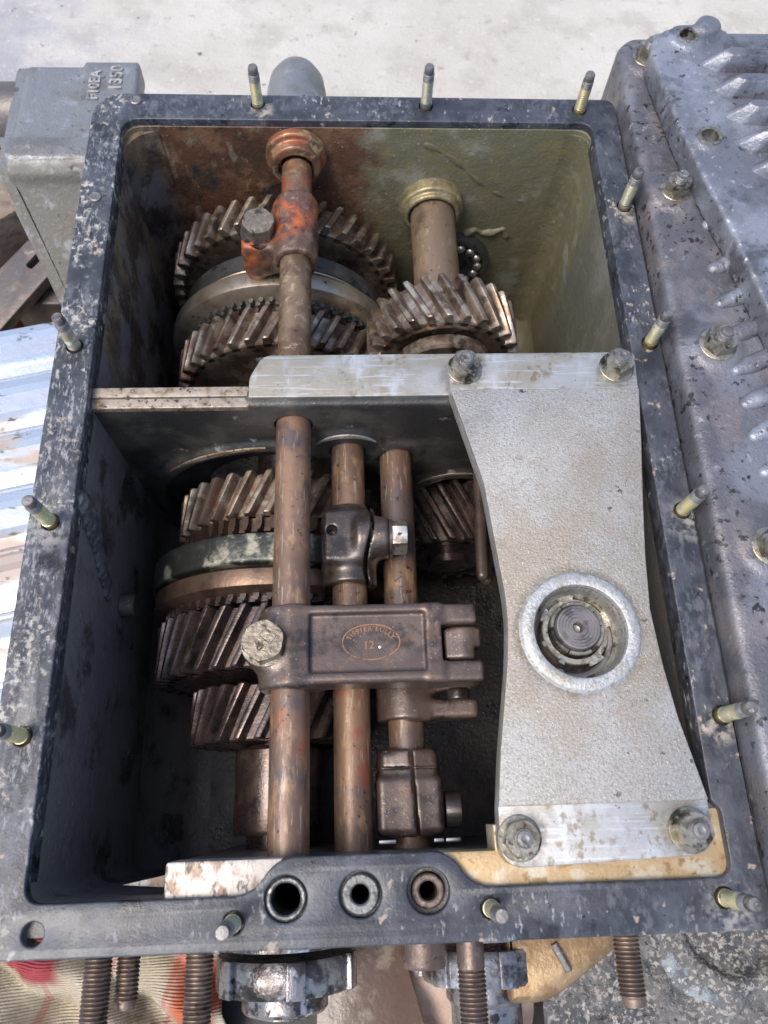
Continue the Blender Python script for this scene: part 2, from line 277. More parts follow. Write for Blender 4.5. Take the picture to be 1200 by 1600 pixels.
material('bracket_grey', (0.20, 0.205, 0.215), [
    Ly((0.155, 0.15, 0.14), 24, 0.45, 0.62), Ly((0.155, 0.145, 0.125), 20, 0.25, 0.38, mask=[('Y', 0.482, 0.470)], wob=0.03, wscale=60, rough=0.7),
    Ly((0.23, 0.21, 0.18), 200, 0.52, 0.64, mask=[('Y', 0.482, 0.470)], wob=0.03, amount=0.7),
    Ly((0.31, 0.32, 0.34), 60, 0.54, 0.68, amount=0.7), Ly((0.07, 0.065, 0.06), 200, 0.60, 0.67, gate=(30, 0.44, 0.6))],
    rough=0.42, metal=0.35, rvar=(80, 0.35), bumps=[('noise', 400, 0.5), ('noise', 120, 0.6), ('noise', 50, 0.6)])
material('letter_pale', (0.38, 0.375, 0.36), [Ly((0.20, 0.20, 0.20), 200, 0.45, 0.6)], rough=0.5, metal=0.3)
material('concrete', (0.44, 0.41, 0.37), [
    Ly((0.49, 0.465, 0.425), 4, 0.42, 0.62), Ly((0.37, 0.34, 0.305), 13, 0.48, 0.66, amount=0.8), Ly((0.29, 0.275, 0.25), 55, 0.58, 0.70, amount=0.6),
    Ly((0.26, 0.27, 0.30), 3.0, 0.46, 0.62, mask=[('X', -0.18, -0.40)], wob=0.15, wscale=8, amount=0.8),
    Ly((0.50, 0.49, 0.46), 90, 0.58, 0.68, off=3, amount=0.7),
    Ly((0.22, 0.18, 0.145), 7, 0.60, 0.68, off=8, amount=0.6),
    Ly((0.10, 0.095, 0.09), 46, 0.665, 0.70)], rough=0.85, bumps=[('noise', 220, 1.4), ('noise', 60, 1.5), ('noise', 500, 0.5)])
material('sheet_alu', (0.56, 0.60, 0.65), [
    Ly((0.40, 0.31, 0.25), 16, 0.46, 0.56, stretch=(0.35, 1, 1), rot=-0.22, mask=[('Y', 0.33, 0.30)], wob=0.05, rough=0.6, metal=0.1, amount=0.85),
    Ly((0.16, 0.15, 0.14), 160, 0.58, 0.66, stretch=(0.4, 1, 1), gate=(20, 0.42, 0.56))],
    rough=0.28, metal=0.75, rvar=(60, 0.2), bumps=[('noise', 120, 0.3)])
material('wood', (0.22, 0.17, 0.13), [Ly((0.13, 0.10, 0.08), 90, 0.45, 0.62, stretch=(0.3, 1, 1)), Ly((0.30, 0.25, 0.20), 30, 0.55, 0.7)],
    rough=0.7, bumps=[('noise', 250, 0.6, (0.3, 1, 1))])
material('scrap_steel', (0.13, 0.115, 0.11), [Ly((0.20, 0.15, 0.12), 50, 0.5, 0.64), Ly((0.32, 0.30, 0.30), 100, 0.62, 0.7)], rough=0.42, metal=0.5, bumps=[('noise', 300, 0.4)])
material('orange_paint', (0.50, 0.14, 0.06), [Ly((0.30, 0.12, 0.07), 80, 0.5, 0.65)], rough=0.6)
material('sealant', (0.055, 0.055, 0.062), [Ly((0.12, 0.12, 0.135), 120, 0.5, 0.65)], rough=0.5, bumps=[('noise', 260, 1.0)])
material('oily_steel', (0.25, 0.245, 0.25), [Ly((0.06, 0.05, 0.048), 50, 0.46, 0.58), Ly((0.42, 0.43, 0.46), 80, 0.58, 0.68, off=3), Ly((0.025, 0.022, 0.02), 60, 0.56, 0.64, off=7)],
    rough=0.24, metal=0.65, rvar=(100, 0.3), bumps=[('noise', 160, 0.6), ('noise', 500, 0.3)], coat=0.4)
material('rag', (0.42, 0.36, 0.26), [
    Ly((0.52, 0.47, 0.365), 30, 0.45, 0.62), Ly((0.22, 0.185, 0.135), 24, 0.52, 0.66, off=2), Ly((0.10, 0.085, 0.07), 34, 0.60, 0.70, off=5),
    Ly((0.50, 0.13, 0.07), 12, 0.48, 0.56, off=0.9, mask=[('X', -0.135, -0.115)], wob=0.012), Ly((0.42, 0.08, 0.085), 8.0, 0.965, 0.992, kind='wave', dist=2.5, stretch=(1, 0.3, 0.3), rot=0.5, amount=0.4),
    Ly((0.30, 0.055, 0.06), 14, 0.35, 0.45, mask=[('X', -0.195, -0.205), ('Y', -0.104, -0.094)], wob=0.012)],
    rough=0.9, bumps=[('wave', 190, 0.6, (0.2, 1, 0.3)), ('noise', 700, 0.4), ('noise', 60, 2.0)], spec=0.2)
material('rag_pink', (0.50, 0.37, 0.31), [
    Ly((0.60, 0.48, 0.41), 30, 0.45, 0.62), Ly((0.30, 0.21, 0.17), 26, 0.56, 0.7, off=2), Ly((0.45, 0.13, 0.10), 26, 0.63, 0.66, off=5.0, stretch=(1.6, 0.25, 0.2))],
    rough=0.9, bumps=[('wave', 260, 0.6, (1, 0.1, 0.6)), ('noise', 700, 0.4)], spec=0.2)
material('shadow_black', (0.012, 0.012, 0.013), rough=0.5, bumps=[('noise', 200, 0.3)])  # near-black colour that paints in the shadow under the left coupling
material('grit', (0.13, 0.127, 0.122), [
    Ly((0.06, 0.063, 0.07), 30, 0.50, 0.62, off=2, amount=0.85), Ly((0.34, 0.32, 0.295), 300, 0.50, 0.60, detail=4, gate=(26, 0.34, 0.54)), Ly((0.48, 0.36, 0.16), 150, 0.70, 0.73, off=4),
    Ly((0.44, 0.42, 0.39), 170, 0.58, 0.64, off=6, gate=(40, 0.42, 0.56)), Ly((0.03, 0.03, 0.034), 260, 0.60, 0.66, off=8)],
    rough=0.6, bumps=[('noise', 330, 2.0), ('noise', 900, 0.6)])
material('grit_blue', (0.24, 0.275, 0.30), [Ly((0.10, 0.105, 0.11), 130, 0.44, 0.54), Ly((0.36, 0.38, 0.39), 260, 0.54, 0.62)], rough=0.6, bumps=[('noise', 260, 1.2)])
material('brown_oil', (0.10, 0.062, 0.042), [Ly((0.21, 0.17, 0.12), 45, 0.5, 0.64)], rough=0.25, rvar=(60, 0.2), bumps=[('noise', 100, 0.5)])

# ------------------------------------------------------------------ mesh helpers (all coordinates in mm from the joint face)
ORG = {}
def origin(o):
    return ORG.get(o.name, (0.0, 0.0, 0.0)) if o else (0.0, 0.0, 0.0)
def props(o, label=None, cat=None, group=None, kind=None):
    if label: o['label'] = label
    if cat: o['category'] = cat
    if group: o['group'] = group
    if kind: o['kind'] = kind
    return o
def thing(name, loc, label, cat, group=None):
    o = bpy.data.objects.new(name, None); COL.objects.link(o)
    o.empty_display_size = 0.02
    o.location = (loc[0] * MM, loc[1] * MM, loc[2] * MM + Z0)
    ORG[o.name] = tuple(loc)
    return props(o, label, cat, group)
def link_mesh(name, me, mat, parent, smooth=35):
    if smooth:
        me.polygons.foreach_set('use_smooth', [True] * len(me.polygons)); me.set_sharp_from_angle(angle=R(smooth))
    me.materials.clear(); me.materials.append(M[mat])
    o = bpy.data.objects.new(name, me); COL.objects.link(o)
    if parent:
        o.parent = parent; ORG[o.name] = origin(parent)
    else:
        o.location = (0, 0, Z0); ORG[o.name] = (0, 0, 0)
    return o
def obj(name, bm, mat, parent=None, smooth=35):
    ox, oy, oz = origin(parent)
    for v in bm.verts: v.co = ((v.co.x - ox) * MM, (v.co.y - oy) * MM, (v.co.z - oz) * MM)
    bmesh.ops.recalc_face_normals(bm, faces=bm.faces)
    me = bpy.data.meshes.new(name); bm.to_mesh(me); bm.free()
    return link_mesh(name, me, mat, parent, smooth)
def arrays(name, V, F, mat, parent=None, smooth=50):
    me = bpy.data.meshes.new(name)
    V = (np.asarray(V, float) - np.array(origin(parent))) * MM
    me.from_pydata([], [], []) if len(V) == 0 else None
    F = np.asarray(F)
    k = F.shape[1]
    me.vertices.add(len(V)); me.vertices.foreach_set('co', V.astype(np.float32).ravel())
    me.loops.add(len(F) * k); me.loops.foreach_set('vertex_index', F.astype(np.int32).ravel())
    me.polygons.add(len(F)); me.polygons.foreach_set('loop_start', np.arange(0, len(F) * k, k, dtype=np.int32))
    me.update(calc_edges=True); me.validate()
    return link_mesh(name, me, mat, parent, smooth)
def twin(src, parent, dx=(0, 0, 0), rot=None, name=None):
    c = src.copy(); COL.objects.link(c); c.parent = parent
    c.location = (src.location.x + dx[0] * MM, src.location.y + dx[1] * MM, src.location.z + dx[2] * MM)
    if rot: c.rotation_euler = rot
    ORG[c.name] = origin(src)
    return c
NEW = bmesh.new
def box(bm, x0, x1, y0, y1, z0, z1, bev=0.0, seg=2, mat=None):
    r = bmesh.ops.create_cube(bm, size=1.0)
    vs = r['verts']
    for v in vs:
        v.co = Vector(((x0 + x1) / 2 + v.co.x * (x1 - x0), (y0 + y1) / 2 + v.co.y * (y1 - y0), (z0 + z1) / 2 + v.co.z * (z1 - z0)))
    if bev:
        es = list({e for v in vs for e in v.link_edges})
        r2 = bmesh.ops.bevel(bm, geom=es, offset=bev, segments=seg, profile=0.5, affect='EDGES')
        vs = [v for v in bm.verts if v in set(r2['verts'])] or vs
    if mat is not None: bmesh.ops.transform(bm, matrix=mat, verts=vs)
    return bm
def frame(p, d):
    d = Vector(d).normalized(); q = d.to_track_quat('Z', 'Y').to_matrix().to_4x4()
    return Matrix.Translation(Vector(p)) @ q
def lathe(bm, prof, p=(0, 0, 0), d=(0, 0, 1), n=40, rot=0.0, close=True):
    """prof: (radius, height) pairs along direction d from p"""
    T = frame(p, d); rings = []
    for r, h in prof:
        if r < 1e-4: rings.append([bm.verts.new(T @ Vector((0, 0, h)))])
        else: rings.append([bm.verts.new(T @ Vector((r * math.cos(rot + 2 * math.pi * i / n), r * math.sin(rot + 2 * math.pi * i / n), h))) for i in range(n)])
    for a, b in zip(rings, rings[1:]):
        for i in range(n):
            j = (i + 1) % n
            if len(a) == 1 and len(b) == 1: continue
            if len(a) == 1: bm.faces.new((a[0], b[i], b[j]))
            elif len(b) == 1: bm.faces.new((a[i], a[j], b[0]))
            else: bm.faces.new((a[i], a[j], b[j], b[i]))
    if close:
        for g in (rings[0], rings[-1]):
            if len(g) > 2: bm.faces.new(g)
    return bm
def thread(r, h0, h1, pitch=1.3, depth=0.55):
    pr = []; h = h0
    while h < h1 - pitch * 0.5:
        pr += [(r - depth, h), (r, h + pitch * 0.42), (r, h + pitch * 0.58)]; h += pitch
    pr.append((r - depth, min(h, h1)))
    return pr
def tube(bm, pts, rad, n=12, flat=1.0):
    rings = []
    P = [Vector(p) for p in pts]
    for i, p in enumerate(P):
        d = (P[min(i + 1, len(P) - 1)] - P[max(i - 1, 0)])
        T = frame(p, d); r = rad[i] if isinstance(rad, (list, tuple)) else rad
        rings.append([bm.verts.new(T @ Vector((r * math.cos(2 * math.pi * k / n), flat * r * math.sin(2 * math.pi * k / n), 0))) for k in range(n)])
    for a, b in zip(rings, rings[1:]):
        for k in range(n): bm.faces.new((a[k], a[(k + 1) % n], b[(k + 1) % n], b[k]))
    bm.faces.new(rings[0]); bm.faces.new(rings[-1])
    return bm
def rounded(pts, r, seg=5):
    """round the corners of a polygon; r a number or one per corner"""
    out = []; n = len(pts)
    for i in range(n):
        p = Vector(pts[i]); a = Vector(pts[i - 1]); b = Vector(pts[(i + 1) % n])
        ri = r[i] if isinstance(r, (list, tuple)) else r
        if ri <= 0: out.append(tuple(p)); continue
        u = (a - p); w = (b - p)
        ri = min(ri, u.length * 0.49, w.length * 0.49)
        u.normalize(); w.normalize()
        s = p + u * ri; e = p + w * ri
        for k in range(seg + 1):
            t = k / seg
            q = (1 - t) ** 2 * s + 2 * t * (1 - t) * p + t * t * e
            out.append((q.x, q.y))
    return out
def circle(x, y, r, n=32): return [(x + r * math.cos(2 * math.pi * i / n), y + r * math.sin(2 * math.pi * i / n)) for i in range(n)]
def slab(name, loops, z0, z1, mat, parent=None, bev=0.0, smooth=35):
    """polygon with holes, extruded from z0 to z1 with bevelled rims"""
    cu = bpy.data.curves.new(name, 'CURVE'); cu.dimensions = '2D'; cu.fill_mode = 'BOTH'
    ox, oy, oz = origin(parent)
    for lp in loops:
        s = cu.splines.new('POLY'); s.points.add(len(lp) - 1); s.use_cyclic_u = True
        for q, (x, y) in zip(s.points, lp): q.co = ((x - ox) * MM, (y - oy) * MM, 0, 1)
    h = (z1 - z0) / 2
    cu.extrude = max(h - bev, 0.01) * MM; cu.bevel_depth = bev * MM; cu.bevel_resolution = 2; cu.offset = -bev * MM
    tmp = bpy.data.objects.new(name, cu)
    me = bpy.data.meshes.new_from_object(tmp)
    bpy.data.objects.remove(tmp); bpy.data.curves.remove(cu)
    dz = ((z0 + z1) / 2 - oz) * MM
    for v in me.vertices: v.co.z += dz
    me.name = name
    bm = NEW(); bm.from_mesh(me); bmesh.ops.remove_doubles(bm, verts=bm.verts, dist=1e-6); bmesh.ops.recalc_face_normals(bm, faces=bm.faces); bm.to_mesh(me); bm.free()
    return link_mesh(name, me, mat, parent, smooth)
def letters(name, text, size, p, rotz, mat, parent, depth=0.4, tilt=None, bold=0.0):
    cu = bpy.data.curves.new(name, 'FONT'); cu.body = text; cu.size = size * MM; cu.extrude = depth * MM; cu.align_x = 'CENTER'; cu.align_y = 'CENTER'
    cu.offset = bold * MM; cu.resolution_u = 3
    tmp = bpy.data.objects.new(name, cu); me = bpy.data.meshes.new_from_object(tmp); bpy.data.objects.remove(tmp); bpy.data.curves.remove(cu)
    ox, oy, oz = origin(parent)
    T = Matrix.Translation(((p[0] - ox) * MM, (p[1] - oy) * MM, (p[2] - oz) * MM)) @ (tilt or Matrix.Identity(4)) @ Matrix.Rotation(rotz, 4, 'Z')
    me.transform(T)
    return link_mesh(name, me, mat, parent, 0)

# signed distance modelling for cast parts with fillets: numpy fields meshed by surface nets
class Field:
    def __init__(s, lo, hi, res):
        s.lo = np.array(lo, float); s.res = res
        n = [int(math.ceil((h - l) / res)) + 1 for l, h in zip(lo, hi)]
        ax = [lo[i] + res * np.arange(n[i]) for i in range(3)]
        s.X, s.Y, s.Z = np.meshgrid(*ax, indexing='ij', sparse=True)
        s.d = np.full(n, 1e3)
    def box(s, x0, x1, y0, y1, z0, z1, r=0.0):
        qx = np.abs(s.X - (x0 + x1) / 2) - (x1 - x0) / 2 + r; qy = np.abs(s.Y - (y0 + y1) / 2) - (y1 - y0) / 2 + r; qz = np.abs(s.Z - (z0 + z1) / 2) - (z1 - z0) / 2 + r
        out = np.sqrt(np.maximum(qx, 0) ** 2 + np.maximum(qy, 0) ** 2 + np.maximum(qz, 0) ** 2)
        return out + np.minimum(np.maximum(np.maximum(qx, qy), qz), 0) - r
    def cyl(s, ax, c, r, a, b, rd=0.0):
        """axis 'x','y','z'; c the two other coordinates; from a to b"""
        W = {'x': (s.Y, s.Z, s.X), 'y': (s.X, s.Z, s.Y), 'z': (s.X, s.Y, s.Z)}[ax]
        dr = np.sqrt((W[0] - c[0]) ** 2 + (W[1] - c[1]) ** 2) - r + rd
        dh = np.abs(W[2] - (a + b) / 2) - (b - a) / 2 + rd
        return np.minimum(np.maximum(dr, dh), 0) + np.sqrt(np.maximum(dr, 0) ** 2 + np.maximum(dh, 0) ** 2) - rd
    def capsule(s, p, q, r):
        p = np.array(p, float); q = np.array(q, float); v = q - p; L = v @ v
        t = np.clip(((s.X - p[0]) * v[0] + (s.Y - p[1]) * v[1] + (s.Z - p[2]) * v[2]) / L, 0, 1)
        return np.sqrt((s.X - p[0] - t * v[0]) ** 2 + (s.Y - p[1] - t * v[1]) ** 2 + (s.Z - p[2] - t * v[2]) ** 2) - r
    def add(s, f, k=0.0):
        if k <= 0: s.d = np.minimum(s.d, f)
        else:
            h = np.maximum(k - np.abs(s.d - f), 0) / k; s.d = np.minimum(s.d, f) - h * h * k / 4
        return s
    def cut(s, f, k=0.0):
        f = -f
        if k <= 0: s.d = np.maximum(s.d, f)
        else:
            h = np.maximum(k - np.abs(s.d - f), 0) / k; s.d = np.maximum(s.d, f) + h * h * k / 4
        return s
    def mesh(s):
        d = s.d; n = d.shape
        d = np.pad(d, 1, constant_values=10.0); lo = s.lo - s.res
        n = d.shape; ins = d < 0
        c = np.zeros(tuple(k - 1 for k in n), int)
        for i in (0, 1):
            for j in (0, 1):
                for k in (0, 1): c += ins[i:n[0] - 1 + i, j:n[1] - 1 + j, k:n[2] - 1 + k]
        act = (c > 0) & (c < 8); ids = -np.ones(act.shape, int); I = np.argwhere(act); ids[act] = np.arange(len(I))
        acc = np.zeros((len(I), 3)); cnt = np.zeros(len(I))
        cor = [(i, j, k) for i in (0, 1) for j in (0, 1) for k in (0, 1)]
        for a in range(8):
            for b in range(a + 1, 8):
                A, B = np.array(cor[a]), np.array(cor[b])
                if np.abs(A - B).sum() != 1: continue
                da = d[tuple((I + A).T)]; db = d[tuple((I + B).T)]
                m = (da < 0) != (db < 0); t = np.where(m, da / np.where(m, da - db, 1), 0)
                acc[m] += (A + t[:, None] * (B - A))[m]; cnt[m] += 1
        V = (I + acc / np.maximum(cnt, 1)[:, None]) * s.res + lo
        F = []
        for ax in range(3):
            u, w = [(1, 2), (2, 0), (0, 1)][ax]
            sl0 = [slice(1, -1)] * 3; sl1 = [slice(1, -1)] * 3
            sl0[ax] = slice(0, n[ax] - 1); sl1[ax] = slice(1, n[ax])
            a = ins[tuple(sl0)]; b = ins[tuple(sl1)]
            E = np.argwhere(a != b); 
            if len(E) == 0: continue
            flip = a[tuple(E.T)]
            off = np.ones(3, int); off[ax] = 0
            G = E + off
            def cell(du, dw):
                q = G.copy(); q[:, u] -= du; q[:, w] -= dw; return ids[tuple(q.T)]
            Q = np.stack([cell(1, 1), cell(0, 1), cell(0, 0), cell(1, 0)], 1)
            Q[~flip] = Q[~flip][:, ::-1]
            F.append(Q)
        F = np.concatenate(F); F = F[(F >= 0).all(1)]
        return V, F
    def build(s, name, mat, parent=None, smooth=45):
        V, F = s.mesh(); return arrays(name, V, F, mat, parent, smooth)

def hex_nut(bm, p, d, R_, h, rot=0.0, cham=0.12):
    """hexagon with chamfered corners: intersection look by a 24-gon profile top"""
    T = frame(p, d); n = 24; ap = R_ * math.cos(math.pi / 6)
    def rad(i):
        a = (2 * math.pi * i / n) % (math.pi / 3) - math.pi / 6
        return ap / math.cos(a)
    lv = [(0.0, 0.97), (cham * h * 0.5, None), (h * (1 - cham), None), (h, 0.93)]
    rings = []
    for hh, lim in lv:
        ring = []
        for i in range(n):
            r = rad(i); 
            if lim: r = min(r, R_ * lim)
            a = rot + 2 * math.pi * i / n
            ring.append(bm.verts.new(T @ Vector((r * math.cos(a), r * math.sin(a), hh))))
        rings.append(ring)
    for a, b in zip(rings, rings[1:]):
        for i in range(n): bm.faces.new((a[i], a[(i + 1) % n], b[(i + 1) % n], b[i]))
    bm.faces.new(rings[0]); bm.faces.new(rings[-1])
    return bm
def bolt_nut(parent, p, rot, R_=9.4, h=8, rs=4.6, top=5, mat='nut_steel', wash=True, d=(0, 0, 1)):
    """a nut with its washer and the end of the stud that carries it"""
    p = Vector(p); dv = Vector(d).normalized()
    t0 = 1.6 if wash else 0
    nut = obj('nut', hex_nut(NEW(), p + dv * t0, d, R_, h, rot), mat, parent, 25)
    if wash: obj('washer', lathe(NEW(), [(rs, 0), (R_ * 1.18, 0), (R_ * 1.18, 1.2), (R_ * 1.12, 1.6), (rs, 1.6)], p, d, 32, close=False), mat, nut)
    pr = thread(rs, t0 + h - 3, t0 + h + top - 1, 1.25, 0.5) + [(rs - 0.9, t0 + h + top), (rs * 0.45, t0 + h + top + 0.2), (0, t0 + h + top - 0.5)]
    obj('stud_end', lathe(NEW(), pr, p, d, 20), 'stud_grey' if mat != 'bright_steel' else mat, nut, 25)
    return nut

# ================================================================== setting
bm = NEW()
for (x, y) in ((-8000, -8000), (8000, -8000), (8000, 8000), (-8000, 8000)): bm.verts.new((x, y, -275))
bm.faces.new(bm.verts[:])
props(obj('ground', bm, 'concrete', None, 0), 'pale worn concrete floor under and behind the gearbox', None, None, 'structure')

# ================================================================== gearbox housing
HX = thing('gearbox_housing', (10, 220, -275), 'open gearbox housing with black chalky flange, studs all round and dark oily inside', 'gearbox')
STUD_R = [(198, 397), (198, 282), (198.5, 163), (199, 43)]; STUD_L = [(-175.5, 283.5), (-175.5, 163), (-175, 43)]
STUD_F = [(-65, 495), (61, 493.5), (177.5, 490)]; STUD_N = [(-61.5, -48), (65, -46), (183, -45.5)]
STUDS = STUD_R + STUD_L + STUD_F + STUD_N
BORES = [(-36.3, -38.4), (0.5, -37.7), (34.4, -37.3)]
EMPTYH = [(-157.3, -49.5)]
outer = rounded([(-190, -60.5), (205.5, -60.5), (205.5, 501), (-186, 506)], [14, 6, 10, 26], 7)
hole = rounded([(-163.5, 480), (185, 476.5), (184.6, 0), (189, -4), (189, -36.2), (57, -36.2), (46, -19.5), (-41, -19.5), (-53, -36.5), (-163.5, -36.5)],
               [14, 10, 2, 3, 8, 14, 12, 12, 14, 9], 7)
slab('flange', [outer, hole] + [circle(x, y, 5.2, 20) for x, y in STUDS] + [circle(x, y, 10.6, 36) for x, y in BORES] + [circle(x, y, 5.4, 24) for x, y in EMPTYH],
     -16, 0, 'black_paint', HX, 0.9)
wall_in = rounded([(-163.5, 479), (185.2, 476), (185.2, -20.5), (-96, -20.5), (-96, -36.3), (-163.5, -36.3)], [16, 14, 6, 3, 3, 9], 6)
wall_out = rounded([(-181, -52), (205.2, -52), (205.2, 494), (-178, 498)], [14, 4, 8, 20], 6)
slab('case_wall', [wall_out, wall_in] + [circle(x, y, 8.5, 24) for x, y in BORES], -262, -6, 'case_inside', HX, 0.6)
bm = NEW(); box(bm, -181, 205, -52, 495, -275, -255); 
obj('case_floor', bm, 'sump_grime', HX, 0)
def fillet(name, p, q, leg_a, leg_b, mat='case_inside', n=7):
    """concave cast fillet running from p to q; leg_a, leg_b the two wall directions"""
    bm = NEW(); ra, rb = [], []
    for (pp, out) in ((p, ra), (q, rb)):
        c = Vector(pp); A = Vector(leg_a); B = Vector(leg_b)
        out.append(bm.verts.new(c - A * 0.03 - B * 0.03))
        for i in range(n + 1):
            t = math.pi / 2 * i / n
            out.append(bm.verts.new(c + A * (1 - math.sin(t)) + B * (1 - math.cos(t))))
    k = len(ra)
    for i in range(k): bm.faces.new((ra[i], ra[(i + 1) % k], rb[(i + 1) % k], rb[i]))
    bm.faces.new(ra); bm.faces.new(rb[::-1])
    return obj(name, bm, mat, HX)
fillet('fillet', (-163.5, -36, -255), (-163.5, 478, -255), (42, 0, 0), (0, 0, 60))
fillet('fillet', (185, -20, -255), (185, 478, -255), (-30, 0, 0), (0, 0, 30))
fillet('fillet', (-163, 478, -255), (185, 478, -255), (0, -26, 0), (0, 0, 26))
fillet('fillet', (185.2, 476, -255), (185.2, 476, -10), (-17, 0, 0), (0, -14, 0))
fillet('fillet', (-163.5, 478, -255), (-163.5, 478, -10), (24, 0, 0), (0, -24, 0))

# machined ledges at the near side
slab('ledge', [rounded([(-97, -38), (-50, -38), (-49.5, -31), (-41, -24), (-38, -20.2), (-97, -20.2)], [2, 1, 1, 1, 1, 2])], -30, -5, 'ledge_silver', HX, 0.5)
slab('ledge', [rounded([(51, -38), (191, -38), (191, -3.5), (182, -3.5), (182, -8), (70, -8), (70, -20.2), (43, -20.2), (45.5, -25), (51, -32)], 0.5)], -30, -5, 'ledge_gold', HX, 0.5)
slab('ledge', [[(-125, -31.5), (-95, -34), (-95, -26)]], -34, -30, 'ledge_silver', HX, 0.3)
# detent bushings
for (x, y), (ro, ri, mt) in zip(BORES, [(10.0, 7.3, 'bush_dark'), (9.4, 4.6, 'bush_dark'), (8.0, 4.6, 'rust_thread')]):
    b_ = obj('bushing', lathe(NEW(), [(ri, -26), (ro, -26), (ro, -1.6), (ro - 0.8, -0.9), (ri + 0.8, -0.9), (ri, -1.6), (ri, -26)], (x, y, 0), (0, 0, 1), 36, close=False), mt, HX)
# studs standing in the flange, zinc yellow below and grey above
pr = [(3.4, -14), (4.1, -1.5), (4.3, 0.5), (4.3, 3.0)] + thread(4.05, 3.2, 21, 1.6, 0.6)
st0 = obj('stud', lathe(NEW(), pr, (*STUDS[0], 0), (0, 0, 1), 20), 'zinc_yellow', HX, 30)
pr = thread(4.05, 20.8, 28, 1.6, 0.6) + [(3.6, 28.2), (3.5, 31.6), (2.9, 32.6), (0, 32.9)]
tp0 = obj('stud_tip', lathe(NEW(), pr, (*STUDS[0], 0), (0, 0, 1), 20), 'stud_grey', st0, 30)
for x, y in STUDS[1:]:
    s = twin(st0, HX, (x - STUDS[0][0], y - STUDS[0][1], random.uniform(-2.0, 3.0))); twin(tp0, s)
# stud stubs left flush in the flange at the far left corner
for x, y in ((-155, 497.5), (-175, 405.5)):
    obj('stud_stub', lathe(NEW(), [(4.2, -3), (4.2, 0.8), (3.4, 1.4), (2.4, 1.2), (0, 0.9)], (x, y, 0), (0, 0, 1), 20), 'stud_grey', HX)

# inner partition: bearing wall with thick bridge block, bosses for the rails
f = Field((-165, 236, -256), (187, 284, -5), 1.6)
f.add(f.box(-170, 190, 243, 257, -270, -9.5, 1.0))
f.add(f.box(-65.5, 190, 247, 279, -105, -6.3, 1.5), 3)
f.add(f.cyl('y', (-38, -33), 21, 244.5, 262, 2), 6)
f.add(f.cyl('y', (-2.5, -67), 25, 239, 262, 2.5), 6)
f.add(f.cyl('y', (32, -81), 19, 241, 262, 2.5), 6)
f.add(f.cyl('y', (-56, -160), 102, 238.5, 262, 3), 5)
f.add(f.cyl('y', (84, -150), 40, 241, 262, 3), 5)
f.cut(f.cyl('y', (-56, -160), 92, 200, 252, 1), 2)
f.cut(f.cyl('y', (84, -150), 26, 200, 254, 1), 2)
f.cut(f.cyl('y', (-56, -160), 60, 200, 300, 0), 2)
for c in ((-38, -33), (-2.5, -67), (32, -81)): f.cut(f.cyl('y', c, 12.4, 200, 300))
f.cut(f.cyl('z', (-72, 268), 14, -60, 10), 3)
PT = f.build('partition', 'cast_dark', HX)
slab('machined_face', [rounded([(-64.5, 247.6), (190, 247.6), (190, 278.6), (-56, 278.6), (-64.5, 262)], [1, 1, 1, 6, 4])], -8, -5.6, 'machined_alu', PT, 0.35)
slab('web_edge', [[(-164, 250.2), (-66, 250.2), (-62, 252), (-62, 257.2), (-164, 257.2)]], -12, -8.2, 'machined_edge', PT, 0.4)
slab('web_edge', [[(-164, 242.6), (-66, 242.6), (-64, 244), (-64, 249.6), (-164, 249.6)]], -14, -9.0, 'machined_edge', PT, 0.6)
def crescent(x, z, r0, r1, a0, a1, y, mat, parent, th=1.2, n=18):
    bm = NEW(); rows = []
    for k in range(n + 1):
        t = k / n; a = R(a0 + (a1 - a0) * t); w = math.sin(math.pi * t)
        ri = r1 - (r1 - r0) * (0.15 + 0.85 * w)
        rows.append([bm.verts.new((x + r_ * math.cos(a), yy, z + r_ * math.sin(a))) for r_, yy in ((r1, y), (ri, y), (ri, y + th), (r1, y + th))])
    for A, B in zip(rows, rows[1:]):
        for j in range(4): bm.faces.new((A[j], A[(j + 1) % 4], B[(j + 1) % 4], B[j]))
    bm.faces.new(rows[0]); bm.faces.new(rows[-1][::-1])
    return obj('machined_face', bm, mat, parent)
crescent(-2.5, -67, 20.5, 24.5, 35, 150, 238.2, 'machined_alu', PT)
crescent(84, -150, 34, 38, 70, 150, 240.3, 'machined_edge', PT)
crescent(-56, -160, 97, 101, 92, 140, 237.8, 'machined_edge', PT)

